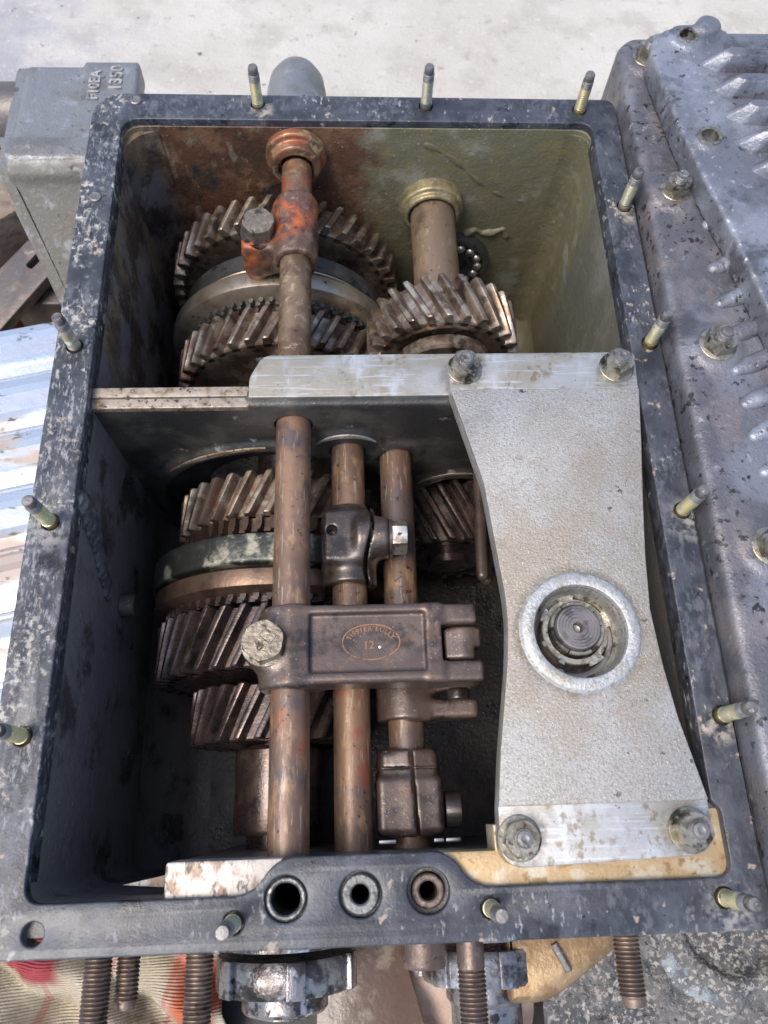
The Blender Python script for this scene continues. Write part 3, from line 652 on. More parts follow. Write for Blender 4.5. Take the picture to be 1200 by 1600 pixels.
# far wall: boss of the long rail, boss of the pinion shaft, cast oil line, bearing lobe
f = Field((-70, 455, -62), (-8, 481, 0), 0.9)
f.add(f.cyl('y', (-38.5, -30), 23.5, 472, 486, 2)); f.add(f.cyl('y', (-38.5, -31), 19.5, 464, 486, 2), 2); f.cut(f.cyl('y', (-38.3, -33), 13.5, 440, 470, 1), 1.5); f.cut(f.cyl('y', (-38, -33), 11.6, 440, 490, 0), 1)
f.build('rail_boss', 'rail_far', HX)
f = Field((38, 455, -115), (106, 480, -48), 1.0)
f.add(f.cyl('y', (71, -80), 26.5, 466, 484, 2)); f.add(f.cyl('y', (71, -80), 23, 461, 484, 2), 2); f.cut(f.cyl('y', (71, -80), 19.5, 440, 490, 0), 1)
f.build('shaft_boss', 'old_brass', HX)
def casting_ridge(pts, w, h, name='oil_line'):
    lo = np.min(np.array(pts), 0) - 9; hi = np.max(np.array(pts), 0) + 9
    f = Field((lo[0], 470, lo[2]), (hi[0], 479, hi[2]), 0.8)
    for a, b in zip(pts, pts[1:]):
        A = np.array(a, float); B = np.array(b, float)
        for t_ in np.linspace(0, 1, 24):
            q = A + (B - A) * t_
            f.add(np.sqrt((f.X - q[0]) ** 2 + ((f.Y - 478) * (w / h)) ** 2 + (f.Z - q[2]) ** 2) - w * (0.85 + 0.2 * math.sin(q[0] * 0.31)), 0.6)
    f.d = f.d + 0.15 * np.sin(f.X * 0.5 + 1) * np.sin(f.Z * 0.4 + f.X * 0.3)
    f.build(name, 'case_inside', HX)
casting_ridge([(62, 478, -21), (72, 478, -26), (84, 478, -34), (97, 478, -47), (114, 478, -63), (130, 478, -73), (148, 478, -79)], 3.0, 1.9)
casting_ridge([(106, 478, -116), (113, 478, -112), (120, 478, -116), (130, 478, -115), (138, 478, -111), (142, 478, -120)], 3.6, 4.6)
bg_ = obj('bearing', lathe(NEW(), [(14, 0), (34, 0), (34, -8), (31, -10), (28, -10), (27, -4), (20, -4), (19, -10), (14, -10), (14, 0)], (96, 477, -150), (0, 1, 0), 40, close=False), 'ring_dark', HX)
for i in range(14):
    a = 2 * math.pi * i / 14
    bm = NEW(); bmesh.ops.create_uvsphere(bm, u_segments=10, v_segments=8, radius=4.6, matrix=Matrix.Translation((96 + 23.5 * math.cos(a), 469, -150 + 23.5 * math.sin(a))))
    obj('bearing_ball', bm, 'bright_steel', bg_)
# rounded cap on the outside of the far wall, in line with the long rail
obj('rail_cap', lathe(NEW(), [(24, 0), (24.5, 30), (24, 52), (22, 66), (17, 76), (9, 82), (0, 84)], (-39, 494, -36), (0, 1, 0), 40), 'bracket_grey', HX)
# sealant squeezed out on the inside of the left wall
f = Field((-166, 126, -95), (-148, 192, -4), 0.8)
f.d = f.d * 0 + 50
spts = np.array([(180, -12, 7.5), (175, -24, 8.5), (169, -35, 6.6), (161, -47, 5.6), (152, -58, 5.8), (141, -75, 5.0)])
rs_ = np.random.RandomState(5)
for t_ in np.linspace(0, 1, 34):
    y_, z_, w_ = [np.interp(t_, np.linspace(0, 1, len(spts)), spts[:, k]) for k in range(3)]
    w_ += rs_.uniform(-0.5, 0.5); y_ += rs_.uniform(-0.6, 0.6)
    f.add(np.sqrt((f.Y - y_) ** 2 + (f.Z - z_) ** 2 + ((f.X + 162.8) * 1.9) ** 2) - w_, 2.5)
for _ in range(18):
    k_ = rs_.randn(3); k_ = k_ / np.linalg.norm(k_) * rs_.uniform(0.3, 1.6)
    f.d = f.d + 0.17 * np.sin(k_[0] * f.X + k_[1] * f.Y + k_[2] * f.Z + rs_.uniform(0, 6))
f.build('sealant_bead', 'sealant', HX)
obj('wall_plug', lathe(NEW(), [(8, 0), (8, 9), (7, 10), (0, 10)], (-163, 141, -108), (1, 0, 0), 24), 'cast_dark', HX)
# studs pointing out of the near face, and a cap screw between them
for x, z, y0, y1, r in ((-137, -42, -52, -175, 7.2), (-124, -52, -52, -92, 6.2), (-85, -45, -52, -175, 7.4), (57, -30, -52, -175, 7.2), (143, -42, -52, -99, 6.9)):
    L = y0 - y1
    s0 = 24 if x == 57 else 2
    pr = [(r * 0.98, 0), (r * 0.98, s0)] + thread(r, s0 + 1, L - 4, 2.1, 0.85) + [(r * 0.82, L - 2), (r * 0.74, L), (0, L)]
    obj('long_stud', lathe(NEW(), pr, (x, y0, z), (0, -1, 0), 24), 'rust_thread', HX, 30)
obj('cap_screw', lathe(NEW(), [(13, 0), (13, 28), (12, 30), (0, 30)], (36, -52, -72), (0, -1, 0), 28), 'rust_thread', HX)
bm = NEW(); box(bm, -95, 108, -57, -50, -150, -18, 1.0); obj('front_plate', bm, 'black_paint', HX)

# ================================================================== shift rails
def rail(name, x, z, y0, y1, label, mat='rail_steel'):
    t = thing(name, (x, (y0 + y1) / 2, z), label, 'shift rail', 'shift rails in the gearbox')
    obj('rod', lathe(NEW(), [(10, 0), (11.5, 1.5), (11.5, y1 - y0 - 1.5), (10, y1 - y0)], (x, y0, z), (0, 1, 0), 40), mat, t)
    return t
ra = rail('shift_rail', -38, -33, -31, 268, 'long left shift rail of brown steel running under the arm with the oval mark')
obj('rod', lathe(NEW(), [(11.5, 0), (11.5, 196), (10, 198)], (-38, 268, -33), (0, 1, 0), 40), 'rail_far', ra)
rail('shift_rail', -2.5, -67, -31, 268, 'middle brown shift rail carrying the dark split clamp with side bolt')
rail('shift_rail', 32, -81, -31, 268, 'right brown shift rail, deepest of the three, beside the silver plate')

# ================================================================== gears
def gear(name, ax, y0, y1, r, nt, depth, hand, mat, label, tw=0.5, bore=20, web=6, phase=0.0, tt=0.52):
    """helical gear on an axis along Y; each tooth its own piece"""
    x, z = ax; L = y1 - y0; rr = r - depth
    t = thing(name, (x, (y0 + y1) / 2, z), label, 'gear', 'gears in the gearbox')
    prof = [(bore, 0), (rr * 0.80, 0 + web * 0.2), (rr * 0.84, 0), (rr - 1.2, 0), (rr, 1.0), (rr, L - 1.0), (rr - 1.2, L), (rr * 0.84, L), (rr * 0.80, L - web * 0.2), (bore, L), (bore, 0)]
    obj('gear_rim', lathe(NEW(), prof, (x, y0, z), (0, 1, 0), 96, close=False), mat, t)
    bm = NEW(); pit = 2 * math.pi / nt; S = 7; rows = []
    sec = [(-0.5, -0.6), (-0.43, 0.35), (-0.31, 0.82), (-0.23, 0.97), (-0.12, 1.0), (0.12, 1.0), (0.23, 0.97), (0.31, 0.82), (0.43, 0.35), (0.5, -0.6)]
    for k, yy in enumerate((0.0, 1.0, L * 0.27, L * 0.5, L * 0.73, L - 1.0, L)):
        ang = hand * tw * (yy - L / 2) / r
        end = k in (0, S - 1)
        row = []
        for u, h in sec:
            hgt = h if h < 0 else h * (0.93 if end else 1.0)
            a = math.pi / 2 - (ang + u * (0.86 if end else 1.0) * pit * tt * 1.15); rad = rr + hgt * depth
            row.append(bm.verts.new((x + rad * math.cos(a), y0 + yy, z + rad * math.sin(a))))
        rows.append(row)
    for a, b in zip(rows, rows[1:]):
        for i in range(len(a) - 1): bm.faces.new((a[i], a[i + 1], b[i + 1], b[i]))
    bm.faces.new(rows[0]); bm.faces.new(rows[-1])
    t0 = obj('tooth', bm, mat, t, 28)
    for i in range(nt):
        ang = phase + pit * i
        if i == 0: t0.rotation_euler = (0, phase, 0); continue
        c = twin(t0, t, rot=(0, ang, 0))
    return t
def ring(name, ax, y0, prof, mat, label, cat='ring', n=96):
    t = thing(name, (ax[0], y0, ax[1]), label, cat, 'synchro rings on the main shaft')
    obj('sleeve', lathe(NEW(), [(r, h) for r, h in prof], (ax[0], y0, ax[1]), (0, 1, 0), n, close=False), mat, t)
    return t
def dogs(parent, ax, y0, L, r, nt, depth, mat, name='dog_ring'):
    bm = NEW(); x, z = ax
    lathe(bm, [(r - depth - 6, 0), (r - depth, 0), (r - depth, L), (r - depth - 6, L), (r - depth - 6, 0)], (x, y0, z), (0, 1, 0), 72, close=False)
    for i in range(nt):
        a = 2 * math.pi * i / nt; w = math.pi / nt * 0.55
        vs = []
        for yy, sh in ((0, 0.35), (L * 0.45, 1), (L, 1)):
            for (u, rad) in ((-w, r - depth - 1), (-w * 0.8 * sh, r), (w * 0.8 * sh, r), (w, r - depth - 1)):
                vs.append(bm.verts.new((x + rad * math.cos(a + u), y0 + yy, z + rad * math.sin(a + u))))
        for k in (0, 4):
            for j in range(3): bm.faces.new((vs[k + j], vs[k + j + 1], vs[k + j + 5], vs[k + j + 4]))
        bm.faces.new(vs[0:4]); bm.faces.new(vs[8:12][::-1])
    return obj(name, bm, mat, parent, 28)
AX = (-56, -160); PX = (71.5, -81)
ms = thing('main_shaft', (AX[0], 220, AX[1]), 'dark main shaft under the shift rails carrying the gear stack', 'shaft')
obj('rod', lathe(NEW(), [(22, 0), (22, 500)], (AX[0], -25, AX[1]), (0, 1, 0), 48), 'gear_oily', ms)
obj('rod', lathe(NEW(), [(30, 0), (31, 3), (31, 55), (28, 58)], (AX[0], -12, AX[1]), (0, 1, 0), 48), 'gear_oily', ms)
# far compartment
g = gear('helical_gear', AX, 440, 466, 101, 42, 8.5, 1, 'gear_steel', 'big rusty gear at the far wall, half behind the red fork', bore=24, phase=0.03)
g = gear('helical_gear', AX, 337, 367, 90, 38, 8.0, 1, 'gear_steel', 'steel gear just behind the silver bridge block, below the pale ring', bore=24)
dogs(g, AX, 368, 6, 80, 60, 4, 'gear_oily')
t = ring('synchro_sleeve', AX, 374, [(40, 0), (78, 0), (84, 3), (92, 3), (96.5, 6), (97, 8), (97, 18), (96, 20), (84, 21), (84, 26), (84, 28), (87, 29), (88, 31), (88, 44), (86, 46), (40, 48), (40, 0)], 'ring_steel',
         'pale smooth synchro ring between the two far gears', 'synchro ring')
t2 = obj('fork_groove', lathe(NEW(), [(84.5, 21.5), (85, 28.4), (88.4, 30.5), (88.4, 44.5), (86.5, 46.5), (80, 46.6)], (AX[0], 374, AX[1]), (0, 1, 0), 96, close=False), 'ring_dark', t)
dogs(t, AX, 373, 5, 86, 66, 4, 'ring_dark', 'dog_teeth')
# pinion on its own shaft
g = gear('pinion_gear', PX, 322, 358, 58, 26, 8.0, -1, 'gear_steel', 'small light brown pinion gear right of the far gears', tw=0.5, bore=18, phase=0.08)
obj('hub', lathe(NEW(), [(18, 0), (34, 0), (36, 2), (36, 10), (18, 11)], (PX[0], 311, PX[1]), (0, 1, 0), 56, close=False), 'gear_steel', g)
ps = thing('pinion_shaft', (PX[0], 400, PX[1]), 'smooth tan shaft rising from the pinion to the brass boss', 'shaft')
obj('rod', lathe(NEW(), [(17, 0), (18.5, 1.5), (18.5, 160), (17, 161)], (PX[0], 312, PX[1]), (0, 1, 0), 48), 'shaft_tan', ps)
# near compartment
g = gear('helical_gear', AX, 199, 232, 80.5, 34, 8.0, 1, 'gear_steel', 'brown gear under the partition, behind the black ring', bore=24, phase=0.05)
dogs(g, AX, 188, 10, 76, 48, 5, 'gear_bronze')
t = ring('synchro_sleeve', AX, 138, [(40, 0), (82, 0), (88, 1), (94, 4), (95, 7), (95, 15), (92, 17), (84, 18), (84, 40), (70, 46), (40, 46), (40, 0)], 'gear_bronze',
         'brown lower half of the synchro ring between the two near gears', 'synchro ring')
dogs(t, AX, 134, 6, 86, 60, 5, 'gear_oily', 'dog_teeth')
f = Field((-160, 156, -170), (50, 182, -55), 1.5)
f.add(f.cyl('y', AX, 97, 157, 178, 2.0)); f.cut(f.cyl('y', AX, 86, 100, 200)); 
sf = thing('fork_band', (AX[0], 167, AX[1]), 'black grimy fork band with a pale worn patch around the near synchro ring', 'fork')
f.build('band', 'ring_black', sf)
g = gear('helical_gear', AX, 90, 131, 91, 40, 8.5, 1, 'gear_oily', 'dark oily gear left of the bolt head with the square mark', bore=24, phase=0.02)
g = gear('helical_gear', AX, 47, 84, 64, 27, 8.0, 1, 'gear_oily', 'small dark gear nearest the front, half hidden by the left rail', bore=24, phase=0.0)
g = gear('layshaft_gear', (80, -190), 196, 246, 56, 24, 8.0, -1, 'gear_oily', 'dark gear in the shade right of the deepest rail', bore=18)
ls = thing('lay_shaft', (80, 110, -190), 'dark shaft stub deep under the silver plate', 'shaft')
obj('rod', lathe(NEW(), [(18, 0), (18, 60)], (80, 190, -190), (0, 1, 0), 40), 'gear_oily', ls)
lv = thing('hanging_lever', (95, 200, -100), 'thin brown lever hanging beside the silver plate in the dark', 'lever')
f = Field((80, 140, -150), (112, 245, -70), 1.3)
f.add(f.capsule((97, 238, -108), (92, 155, -100), 4.5)); f.add(f.capsule((99, 238, -118), (97, 155, -112), 4.5), 4)
f.build('arm', 'fork_brown', lv)

# ================================================================== selector arm with the oval mark
sa = thing('gear_selector', (0, 90, -33), 'brown cast selector arm with an oval maker mark and the number 12', 'selector')
f = Field((-66, 62, -48), (78, 120, -8), 0.9)
f.add(f.cyl('y', (-38, -33), 18.5, 67, 115, 2.5))
f.add(f.box(-40, 52, 68, 114, -40, -14.5, 3), 4)
f.add(f.cyl('z', (-51.5, 92), 14, -42, -17, 2), 6)
f.add(f.box(40, 72, 101, 113, -40, -15, 2.5), 3); f.add(f.box(40, 74, 67.5, 79.5, -40, -15, 2.5), 3)
f.cut(f.box(-26, 41, 74.5, 108.5, -19.0, 0, 1), 1.8)
f.cut(f.box(50.5, 90, 80, 100.5, -60, 0, 0.5), 1)
f.cut(f.cyl('y', (-38, -33), 11.6, 0, 200))
f.cut(f.box(-40, 90, 110 , 140, -50, 0) - 0.03 * (f.X - 40), 1) if False else None
f.build('arm_body', 'fork_brown', sa, 50)
bh = obj('bolt', hex_nut(NEW(), (-51.5, 92, -15.2), (0, 0, 1), 12.6, 8.5, 0.35), 'bolt_worn', sa, 25)
obj('washer', lathe(NEW(), [(0, 0), (13.4, 0), (13.8, 0.6), (13.4, 1.8), (0, 1.8)], (-51.5, 92, -16.6), (0, 0, 1), 36), 'nut_steel', bh)
sq = NEW()
cx, cy, a0 = -49.5, 94.5, R(-38)
def bar(p, q, w, z0, z1, bm):
    p = Vector((*p, 0)); q = Vector((*q, 0)); d = (q - p); L = d.length; a = math.atan2(d.y, d.x)
    T = Matrix.Translation(((p.x + q.x) / 2, (p.y + q.y) / 2, (z0 + z1) / 2)) @ Matrix.Rotation(a, 4, 'Z') @ Matrix.Diagonal((L, w, z1 - z0, 1))
    bmesh.ops.create_cube(bm, size=1.0, matrix=T)
c4 = [(cx + 4.0 * u * math.cos(a0) - 2.6 * v * math.sin(a0), cy + 4.0 * u * math.sin(a0) + 2.6 * v * math.cos(a0)) for u, v in ((-1, -1), (1, -1), (1, 1), (-1, 1))]
for i in range(4): bar(c4[i], c4[(i + 1) % 4], 0.75, -7.2, -6.0, sq)
obj('square_mark', sq, 'nut_steel', bh, 0)
letters('bolt_number', '80', 6.6, (-54.6, 89.0, -6.5), R(-40), 'nut_steel', bh, 0.45, bold=0.05)
# the oval mark, raised on the floor of the recess
bm = NEW(); n = 56; oc = (9.6, 92.0); ea, eb = 17.0, 10.6
for e0, e1 in ((1.0, 0.955),):
    ro, ri = [], []
    for i in range(n):
        a = 2 * math.pi * i / n
        ro.append((oc[0] + ea * math.cos(a), oc[1] + eb * math.sin(a))); ri.append((oc[0] + ea * e1 * math.cos(a), oc[1] + eb * 0.935 * math.sin(a)))
    V = [[bm.verts.new((*p, zz)) for p in L] for L, zz in ((ro, -19.6), (ro, -18.55), (ri, -18.55), (ri, -19.6))]
    for A, B in zip(V, V[1:]):
        for i in range(n): bm.faces.new((A[i], A[(i + 1) % n], B[(i + 1) % n], B[i]))
obj('oval_mark', bm, 'stamp_rust', sa)
def arc_text(txt, a0, a1, size):
    for i, ch in enumerate(txt):
        a = R(a0 + (a1 - a0) * i / max(1, len(txt) - 1))
        x = oc[0] + (ea - 3.6) * math.cos(a); y = oc[1] + (eb - 2.9) * math.sin(a)
        nx, ny = math.cos(a) / ea, math.sin(a) / eb
        letters('mark_letter', ch, size, (x, y, -18.95), math.atan2(ny, nx) - math.pi / 2, 'stamp_rust', sa, 0.35, bold=0.08)
arc_text('TISSIER', 160, 93, 4.0)
arc_text('LULLY', 74, 22, 4.0)
letters('mark_number', '12', 6.6, (8.2, 90.0, -18.95), 0.0, 'stamp_rust', sa, 0.35, bold=0.05)
obj('pin_dot', lathe(NEW(), [(0.9, 0), (0.9, 0.7), (0, 1.0)], (14.6, 89.0, -19.2), (0, 0, 1), 12), 'bright_steel', sa)

pb = thing('selector_pin', (62, 90, -30), 'worn steel selector block held in the jaw of the marked arm', 'pin')
f = Field((50, 76, -62), (80, 106, -18), 0.9)
f.add(f.box(52.5, 74, 81.5, 99.5, -60, -21, 1.5)); f.add(f.cyl('y', (64, -26), 7.5, 81.5, 99.5, 1.2), 4); f.cut(f.box(70, 90, 70, 88, -70, 0), 2)
f.build('block', 'fork_brown', pb)

sl_ = thing('selector_sleeve', (32, 62, -81), 'brown selector sleeve with a jaw, on the right rail below the marked arm', 'selector')
f = Field((8, 46, -106), (80, 84, -55), 1.0)
f.add(f.cyl('y', (32, -81), 19, 53, 80, 1.5)); f.add(f.box(32, 77, 53, 65, -84, -66, 3), 5); f.add(f.box(32, 74, 70, 79, -84, -68, 2), 4)
f.cut(f.cyl('y', (32, -81), 11.55, 0, 200)); f.cut(f.box(56, 90, 65, 70.5, -100, 0), 1)
f.build('sleeve', 'fork_brown', sl_)
f = Field((56, 62, -78), (76, 74, -60), 0.8); f.add(f.cyl('y', (65, -71), 7.5, 64.2, 71.2, 1))
f.build('roller', 'clamp_dark', sl_)

# split clamp on the middle rail
cb = thing('rail_clamp', (-2.5, 165, -67), 'dark split clamp with a hex bolt on the middle rail', 'clamp', 'split clamps on the rails')
f = Field((-30, 130, -92), (32, 198, -36), 0.9)
f.add(f.cyl('y', (-2.5, -67), 18, 138, 192, 2)); f.add(f.box(-20, 12, 150, 187, -70, -46, 4), 6)
f.add(f.cyl('x', (168, -53), 14, 2, 24, 3), 8)
f.cut(f.cyl('y', (-2.5, -67), 11.55, 0, 300)); f.cut(f.cyl('z', (-13.5, 172), 3.2, -58, 0), 1)
cen = 10.5 + 2.6 * np.sin((f.Y - 162) * 0.11)
f.cut(np.maximum(np.abs(f.X - cen) - 1.1, -(f.Z + 66)), 0.8)
f.build('clamp_body', 'clamp_dark', cb, 50)
bh = obj('bolt', hex_nut(NEW(), (25.4, 168, -53), (1, 0, 0), 11.5, 10, 0.15), 'bright_steel', cb, 25)
obj('washer', lathe(NEW(), [(0, 0), (12.5, 0), (12.5, 1.8), (0, 1.8)], (23.8, 168, -53), (1, 0, 0), 30), 'clamp_dark', bh)
# split clamp at the near end of the right rail
cc = thing('rail_clamp', (32, 10, -81), 'brown split clamp at the front end of the right rail', 'clamp', 'split clamps on the rails')
f = Field((6, -18, -106), (58, 40, -52), 0.9)
f.add(f.cyl('y', (32, -81), 19.5, -14, 35, 1.5)); f.add(f.box(11.5, 51.5, -13, 20, -86, -61, 4), 3); f.add(f.box(14, 49, 12, 35, -84, -64, 4), 3)
f.cut(f.cyl('y', (32, -81), 11.55, -100, 300))
cen = 34.0 - 0.05 * (f.Y - 10)
f.cut(np.maximum(np.abs(f.X - cen) - 1.0, -(f.Z + 80)), 0.6); f.cut(np.maximum(np.abs(f.Y - 24.5) - 0.5, -(f.Z + 66)), 0.5)
f.build('clamp_body', 'fork_brown', cc, 50)
obj('bolt', lathe(NEW(), [(0, 0), (10, 0), (10.5, 1), (10.5, 9), (9.5, 10), (0, 10)], (52.5, 0, -73), (1, 0, 0), 30), 'clamp_dark', cc)
for x0, x1 in ((12, 22), (44, 50), (51, 60)):  # bright slips added to stand for light glinting off threads and scratches
    bm = NEW(); box(bm, x0, x1, -17.5, -15.2, -64, -60, 0.5); obj('glint_tab', bm, 'bright_steel', cc)

# red fork on the far end of the long rail
rf = thing('shift_fork', (-38, 400, -33), 'orange rusted shift fork with grimy bolt at the far end', 'shift fork')
f = Field((-88, 368, -110), (-14, 436, -8), 1.1)
f.add(f.cyl('y', (-38, -33), 16.5, 374, 430, 2)); f.add(f.box(-78, -44, 384, 408, -58, -27, 4), 6)
f.add(f.capsule((-66, 394, -45), (-72, 393, -85), 9), 8); f.add(f.capsule((-40, 393, -50), (-36, 393, -75), 9), 8)
f.add(f.capsule((-50, 422, -36), (-58, 412, -40), 7), 6)
f.cut(f.cyl('y', (-38, -33), 11.6, 0, 600)); f.cut(f.cyl('y', AX, 88, 300, 500), 2)
f.d = f.d + 0.45 * np.sin(f.X * 0.5 + f.Y * 0.21) * np.sin(f.Y * 0.37 + f.Z * 0.43)
f.build('fork_body', 'red_rust', rf)
bh = obj('bolt', hex_nut(NEW(), (-64, 399, -28), (0, -0.05, 1), 12.5, 13, 0.2), 'bolt_worn', rf, 25)
obj('washer', lathe(NEW(), [(0, 0), (14.5, 0), (14.5, 2.5), (0, 2.5)], (-64, 399, -29.6), (0, 0, 1), 30), 'clamp_dark', bh)

# ================================================================== silver bearing plate
bp = thing('bearing_plate', (124, 100, -5), 'waisted silver cast plate bolted over the right side with a round bearing bore', 'plate')
right_e = [(183.5, 270), (182, 243.5), (177.5, 205), (172.4, 167), (168.3, 132), (166, 101), (168, 70), (171.5, 42), (180, 0.5)]
left_e = [(71.5, 0.5), (75, 28), (79, 51), (83, 75), (85, 95), (84.8, 112), (82.7, 133), (78.4, 180), (63, 243.5)]
BC = (124.8, 89.5)
base = right_e + [(179.8, -25), (70, -28.5)] + left_e + [(62.5, 270)]
rr_ = [3] + [0] * 7 + [1] + [15, 14] + [1] + [6] * 7 + [2] + [14]
slab('mounting_pad', [rounded(base, rr_, 6), circle(*BC, 25.5, 56)], -5.4, 6.4, 'machined_alu', bp, 0.5)
slab('plate_body', [rounded(right_e[1:] + left_e, 0.6, 2), circle(*BC, 25.5, 56)], 5.0, 7.8, 'cast_alu', bp, 0.6)
obj('bore_ring', lathe(NEW(), [(25.5, -20), (25.5, 7.5), (26.2, 9.8), (27.2, 10.2), (32.2, 10.0), (33.0, 9.4), (34.5, 7.4), (36, 6.5)], (*BC, 0), (0, 0, 1), 72, close=False), 'alu_ring', bp, 40)
for x, y, rt in ((72.5, 259, 0.1), (170, 259, 0.5), (80.8, -14.5, 0.2), (168, -13.5, 0.75)): bolt_nut(bp, (x, y, 6.3), rt)
# bearing and shaft in the bore
bs = thing('bearing_shaft', (126, 93, -60), 'turned steel shaft end with centre hole inside the bore of the silver plate', 'shaft')
SC = (126.3, 93.4)
prof = [(13, -60), (13, -1), (12.3, 0.4)]
for r_ in (11, 9.2, 7.4, 5.6): prof += [(r_ + 0.25, 0.5), (r_, 0.25), (r_ - 0.25, 0.5)]
prof += [(3.4, 0.5), (3.0, 0.1), (2.6, -6), (0, -7)]
obj('shaft_end', lathe(NEW(), prof, (*SC, 0), (0, 0, 1), 48), 'shaft_end', bs, 30)
for i in range(6):
    a0 = 2 * math.pi * i / 6 + 0.1; a1 = a0 + 2 * math.pi / 6 - (0.06 if i % 2 else 0.16); lo = 13.3; hi = 15.6; bm = NEW(); rows = []
    for k in range(9):
        a = a0 + (a1 - a0) * k / 8
        rows.append([bm.verts.new((SC[0] + r_ * math.cos(a), SC[1] + r_ * math.sin(a), zz)) for r_, zz in ((lo, -9), (lo, -2.0), (lo + 0.5, -1.6), (hi - 0.5, -1.6), (hi, -2.1), (hi, -9))])
    for A, B in zip(rows, rows[1:]):
        for j in range(5): bm.faces.new((A[j], A[j + 1], B[j + 1], B[j]))
    bm.faces.new(rows[0]); bm.faces.new(rows[-1])
    obj('split_collar', bm, 'nut_steel', bs, 30)
tw = obj('tab_washer', lathe(NEW(), [(15.9, -6), (15.9, -4.4), (18.6, -4.4), (19.0, -5), (19, -7), (15.9, -7)], (125.6, 92, 0), (0, 0, 1), 48, close=False), 'worn_collar', bs, 30)
for a, l in ((100, 24), (200, 9), (240, 10), (300, 26), (20, 26), (150, 22)):
    bm = NEW(); rows = []
    for k in range(6):
        b_ = R(a - l / 2 + l * k / 5)
        rows.append([bm.verts.new((125.6 + r_ * math.cos(b_), 92 + r_ * math.sin(b_), zz)) for r_, zz in ((18.0, -6.4), (18.2, -3.9), (20.8, -3.4), (20.8, -5.6))])
    for A, B in zip(rows, rows[1:]):
        for j in range(4): bm.faces.new((A[j], A[(j + 1) % 4], B[(j + 1) % 4], B[j]))
    bm.faces.new(rows[0]); bm.faces.new(rows[-1]); obj('tab', bm, 'worn_collar', tw, 30)
bm = NEW(); rows = []
for k in range(40):
    a = R(170 + 285 * k / 39); w = 3.0 + (3.2 if k < 3 else 0)
    a2 = R(232 + 300 * k / 39)
    w = 2.4 + (3.0 if k in (1, 2) else 0)
    rows.append([bm.verts.new((BC[0] + r_ * math.cos(a2), BC[1] + r_ * math.sin(a2), zz)) for r_, zz in ((25.6, -9.4), (25.6, -7.9), (25.4 - w, -7.9), (25.4 - w, -9.4))])
for A, B in zip(rows, rows[1:]):
    for j in range(4): bm.faces.new((A[j], A[(j + 1) % 4], B[(j + 1) % 4], B[j]))
bm.faces.new(rows[0]); bm.faces.new(rows[-1])
obj('circlip', bm, 'nut_steel', bs, 30)
obj('bearing_race', lathe(NEW(), [(19.5, -14), (25.4, -14), (25.4, -11), (24.6, -10.4), (21, -10.4), (20, -11), (19.5, -14)], (*BC, 0), (0, 0, 1), 56, close=False), 'shaft_end', bs)
obj('bearing_cup', lathe(NEW(), [(0, -17), (25.4, -17), (25.4, -15.5), (0, -15.5)], (*BC, 0), (0, 0, 1), 40), 'gear_oily', bs)

# ================================================================== right hand casting and ribbed cover
sx = thing('side_casting', (330, 220, -275), 'mottled grey casting with nuts and short ribs standing against the right flange', 'casting')
f = Field((205.5, -62, -40), (420, 570, 32), 2.2)
f.add(f.box(206.5, 440, -90, 545, -300, 18.5, 5))
f.cut(f.cyl('z', (190, 560), 30, -100, 100), 8)
for x, y in ((231, 266), (236, 132), (226, 391), (226.5, 519)): f.add(f.cyl('z', (x, y), 15.5, -10, 20.5, 1.5), 5)
f.build('casting_body', 'side_grey', sx)
bm = NEW(); box(bm, 207, 440, -60, 540, -275, -38, 2); obj('casting_skirt', bm, 'side_grey', sx)
for x, y, r_ in ((231, 266, 0.2), (236, 132, 0.6), (226, 391, 0.1), (226.5, 519, 0.4)):
    bolt_nut(sx, (x, y, 20.3), r_, 8.8 if y > 300 else 10.0, 8, 4.4, 6)
rib_pts = [(243, 420), (240.5, 397), (239, 361), (236, 325), (235, 297), (234, 270), (235.5, 247), (236, 223), (237, 201), (238.5, 177), (240, 153)]
def rib_mesh(L=120, w=7.0, h=7.5):
    """long cast rib with a pointed sloping left end"""
    bm = NEW()
    lo = [(0, -w * 0.25), (0, w * 0.25), (w * 1.1, w), (L, w), (L, -w), (w * 1.1, -w)]
    hi = [(w * 1.5, -w * 0.12), (w * 1.5, w * 0.12), (w * 2.1, w * 0.42), (L, w * 0.42), (L, -w * 0.42), (w * 2.1, -w * 0.42)]
    a = [bm.verts.new((x, y, -0.8)) for x, y in lo]; b = [bm.verts.new((x, y, h)) for x, y in hi]
    for i in range(6): bm.faces.new((a[i], a[(i + 1) % 6], b[(i + 1) % 6], b[i]))
    bm.faces.new(b); bm.faces.new(a[::-1])
    bmesh.ops.bevel(bm, geom=[e for e in bm.edges], offset=1.3, segments=2, profile=0.5, affect='EDGES')
    return bm
def place_ribs(parent, pts, z, ang, mat, L, w, h):
    src = None
    for x, y in pts:
        if src is None:
            bm = rib_mesh(L, w, h); ox, oy, oz = origin(parent)
            for v in bm.verts: v.co += Vector((ox, oy, oz))
            src = obj('rib', bm, mat, parent, 40)
            src.location = ((x - ox) * MM, (y - oy) * MM, (z - oz) * MM); src.rotation_euler = (0, 0, ang)
        else:
            c = src.copy(); COL.objects.link(c); c.location = ((x - origin(parent)[0]) * MM, (y - origin(parent)[1]) * MM, (z - origin(parent)[2]) * MM); c.rotation_euler = (0, 0, ang + random.uniform(-0.02, 0.02))
f = Field((-8, -8, -4), (82, 8, 10), 0.9)
f.d = np.sqrt((f.Y / 1.0) ** 2 + ((f.Z + 1.0) * 1.25) ** 2 + np.maximum(0, 5 - f.X) ** 2 + np.maximum(0, f.X - 75) ** 2) - 6.3 * np.clip(0.55 + f.X / 30, 0, 1)
V_, F_ = f.mesh(); src = None
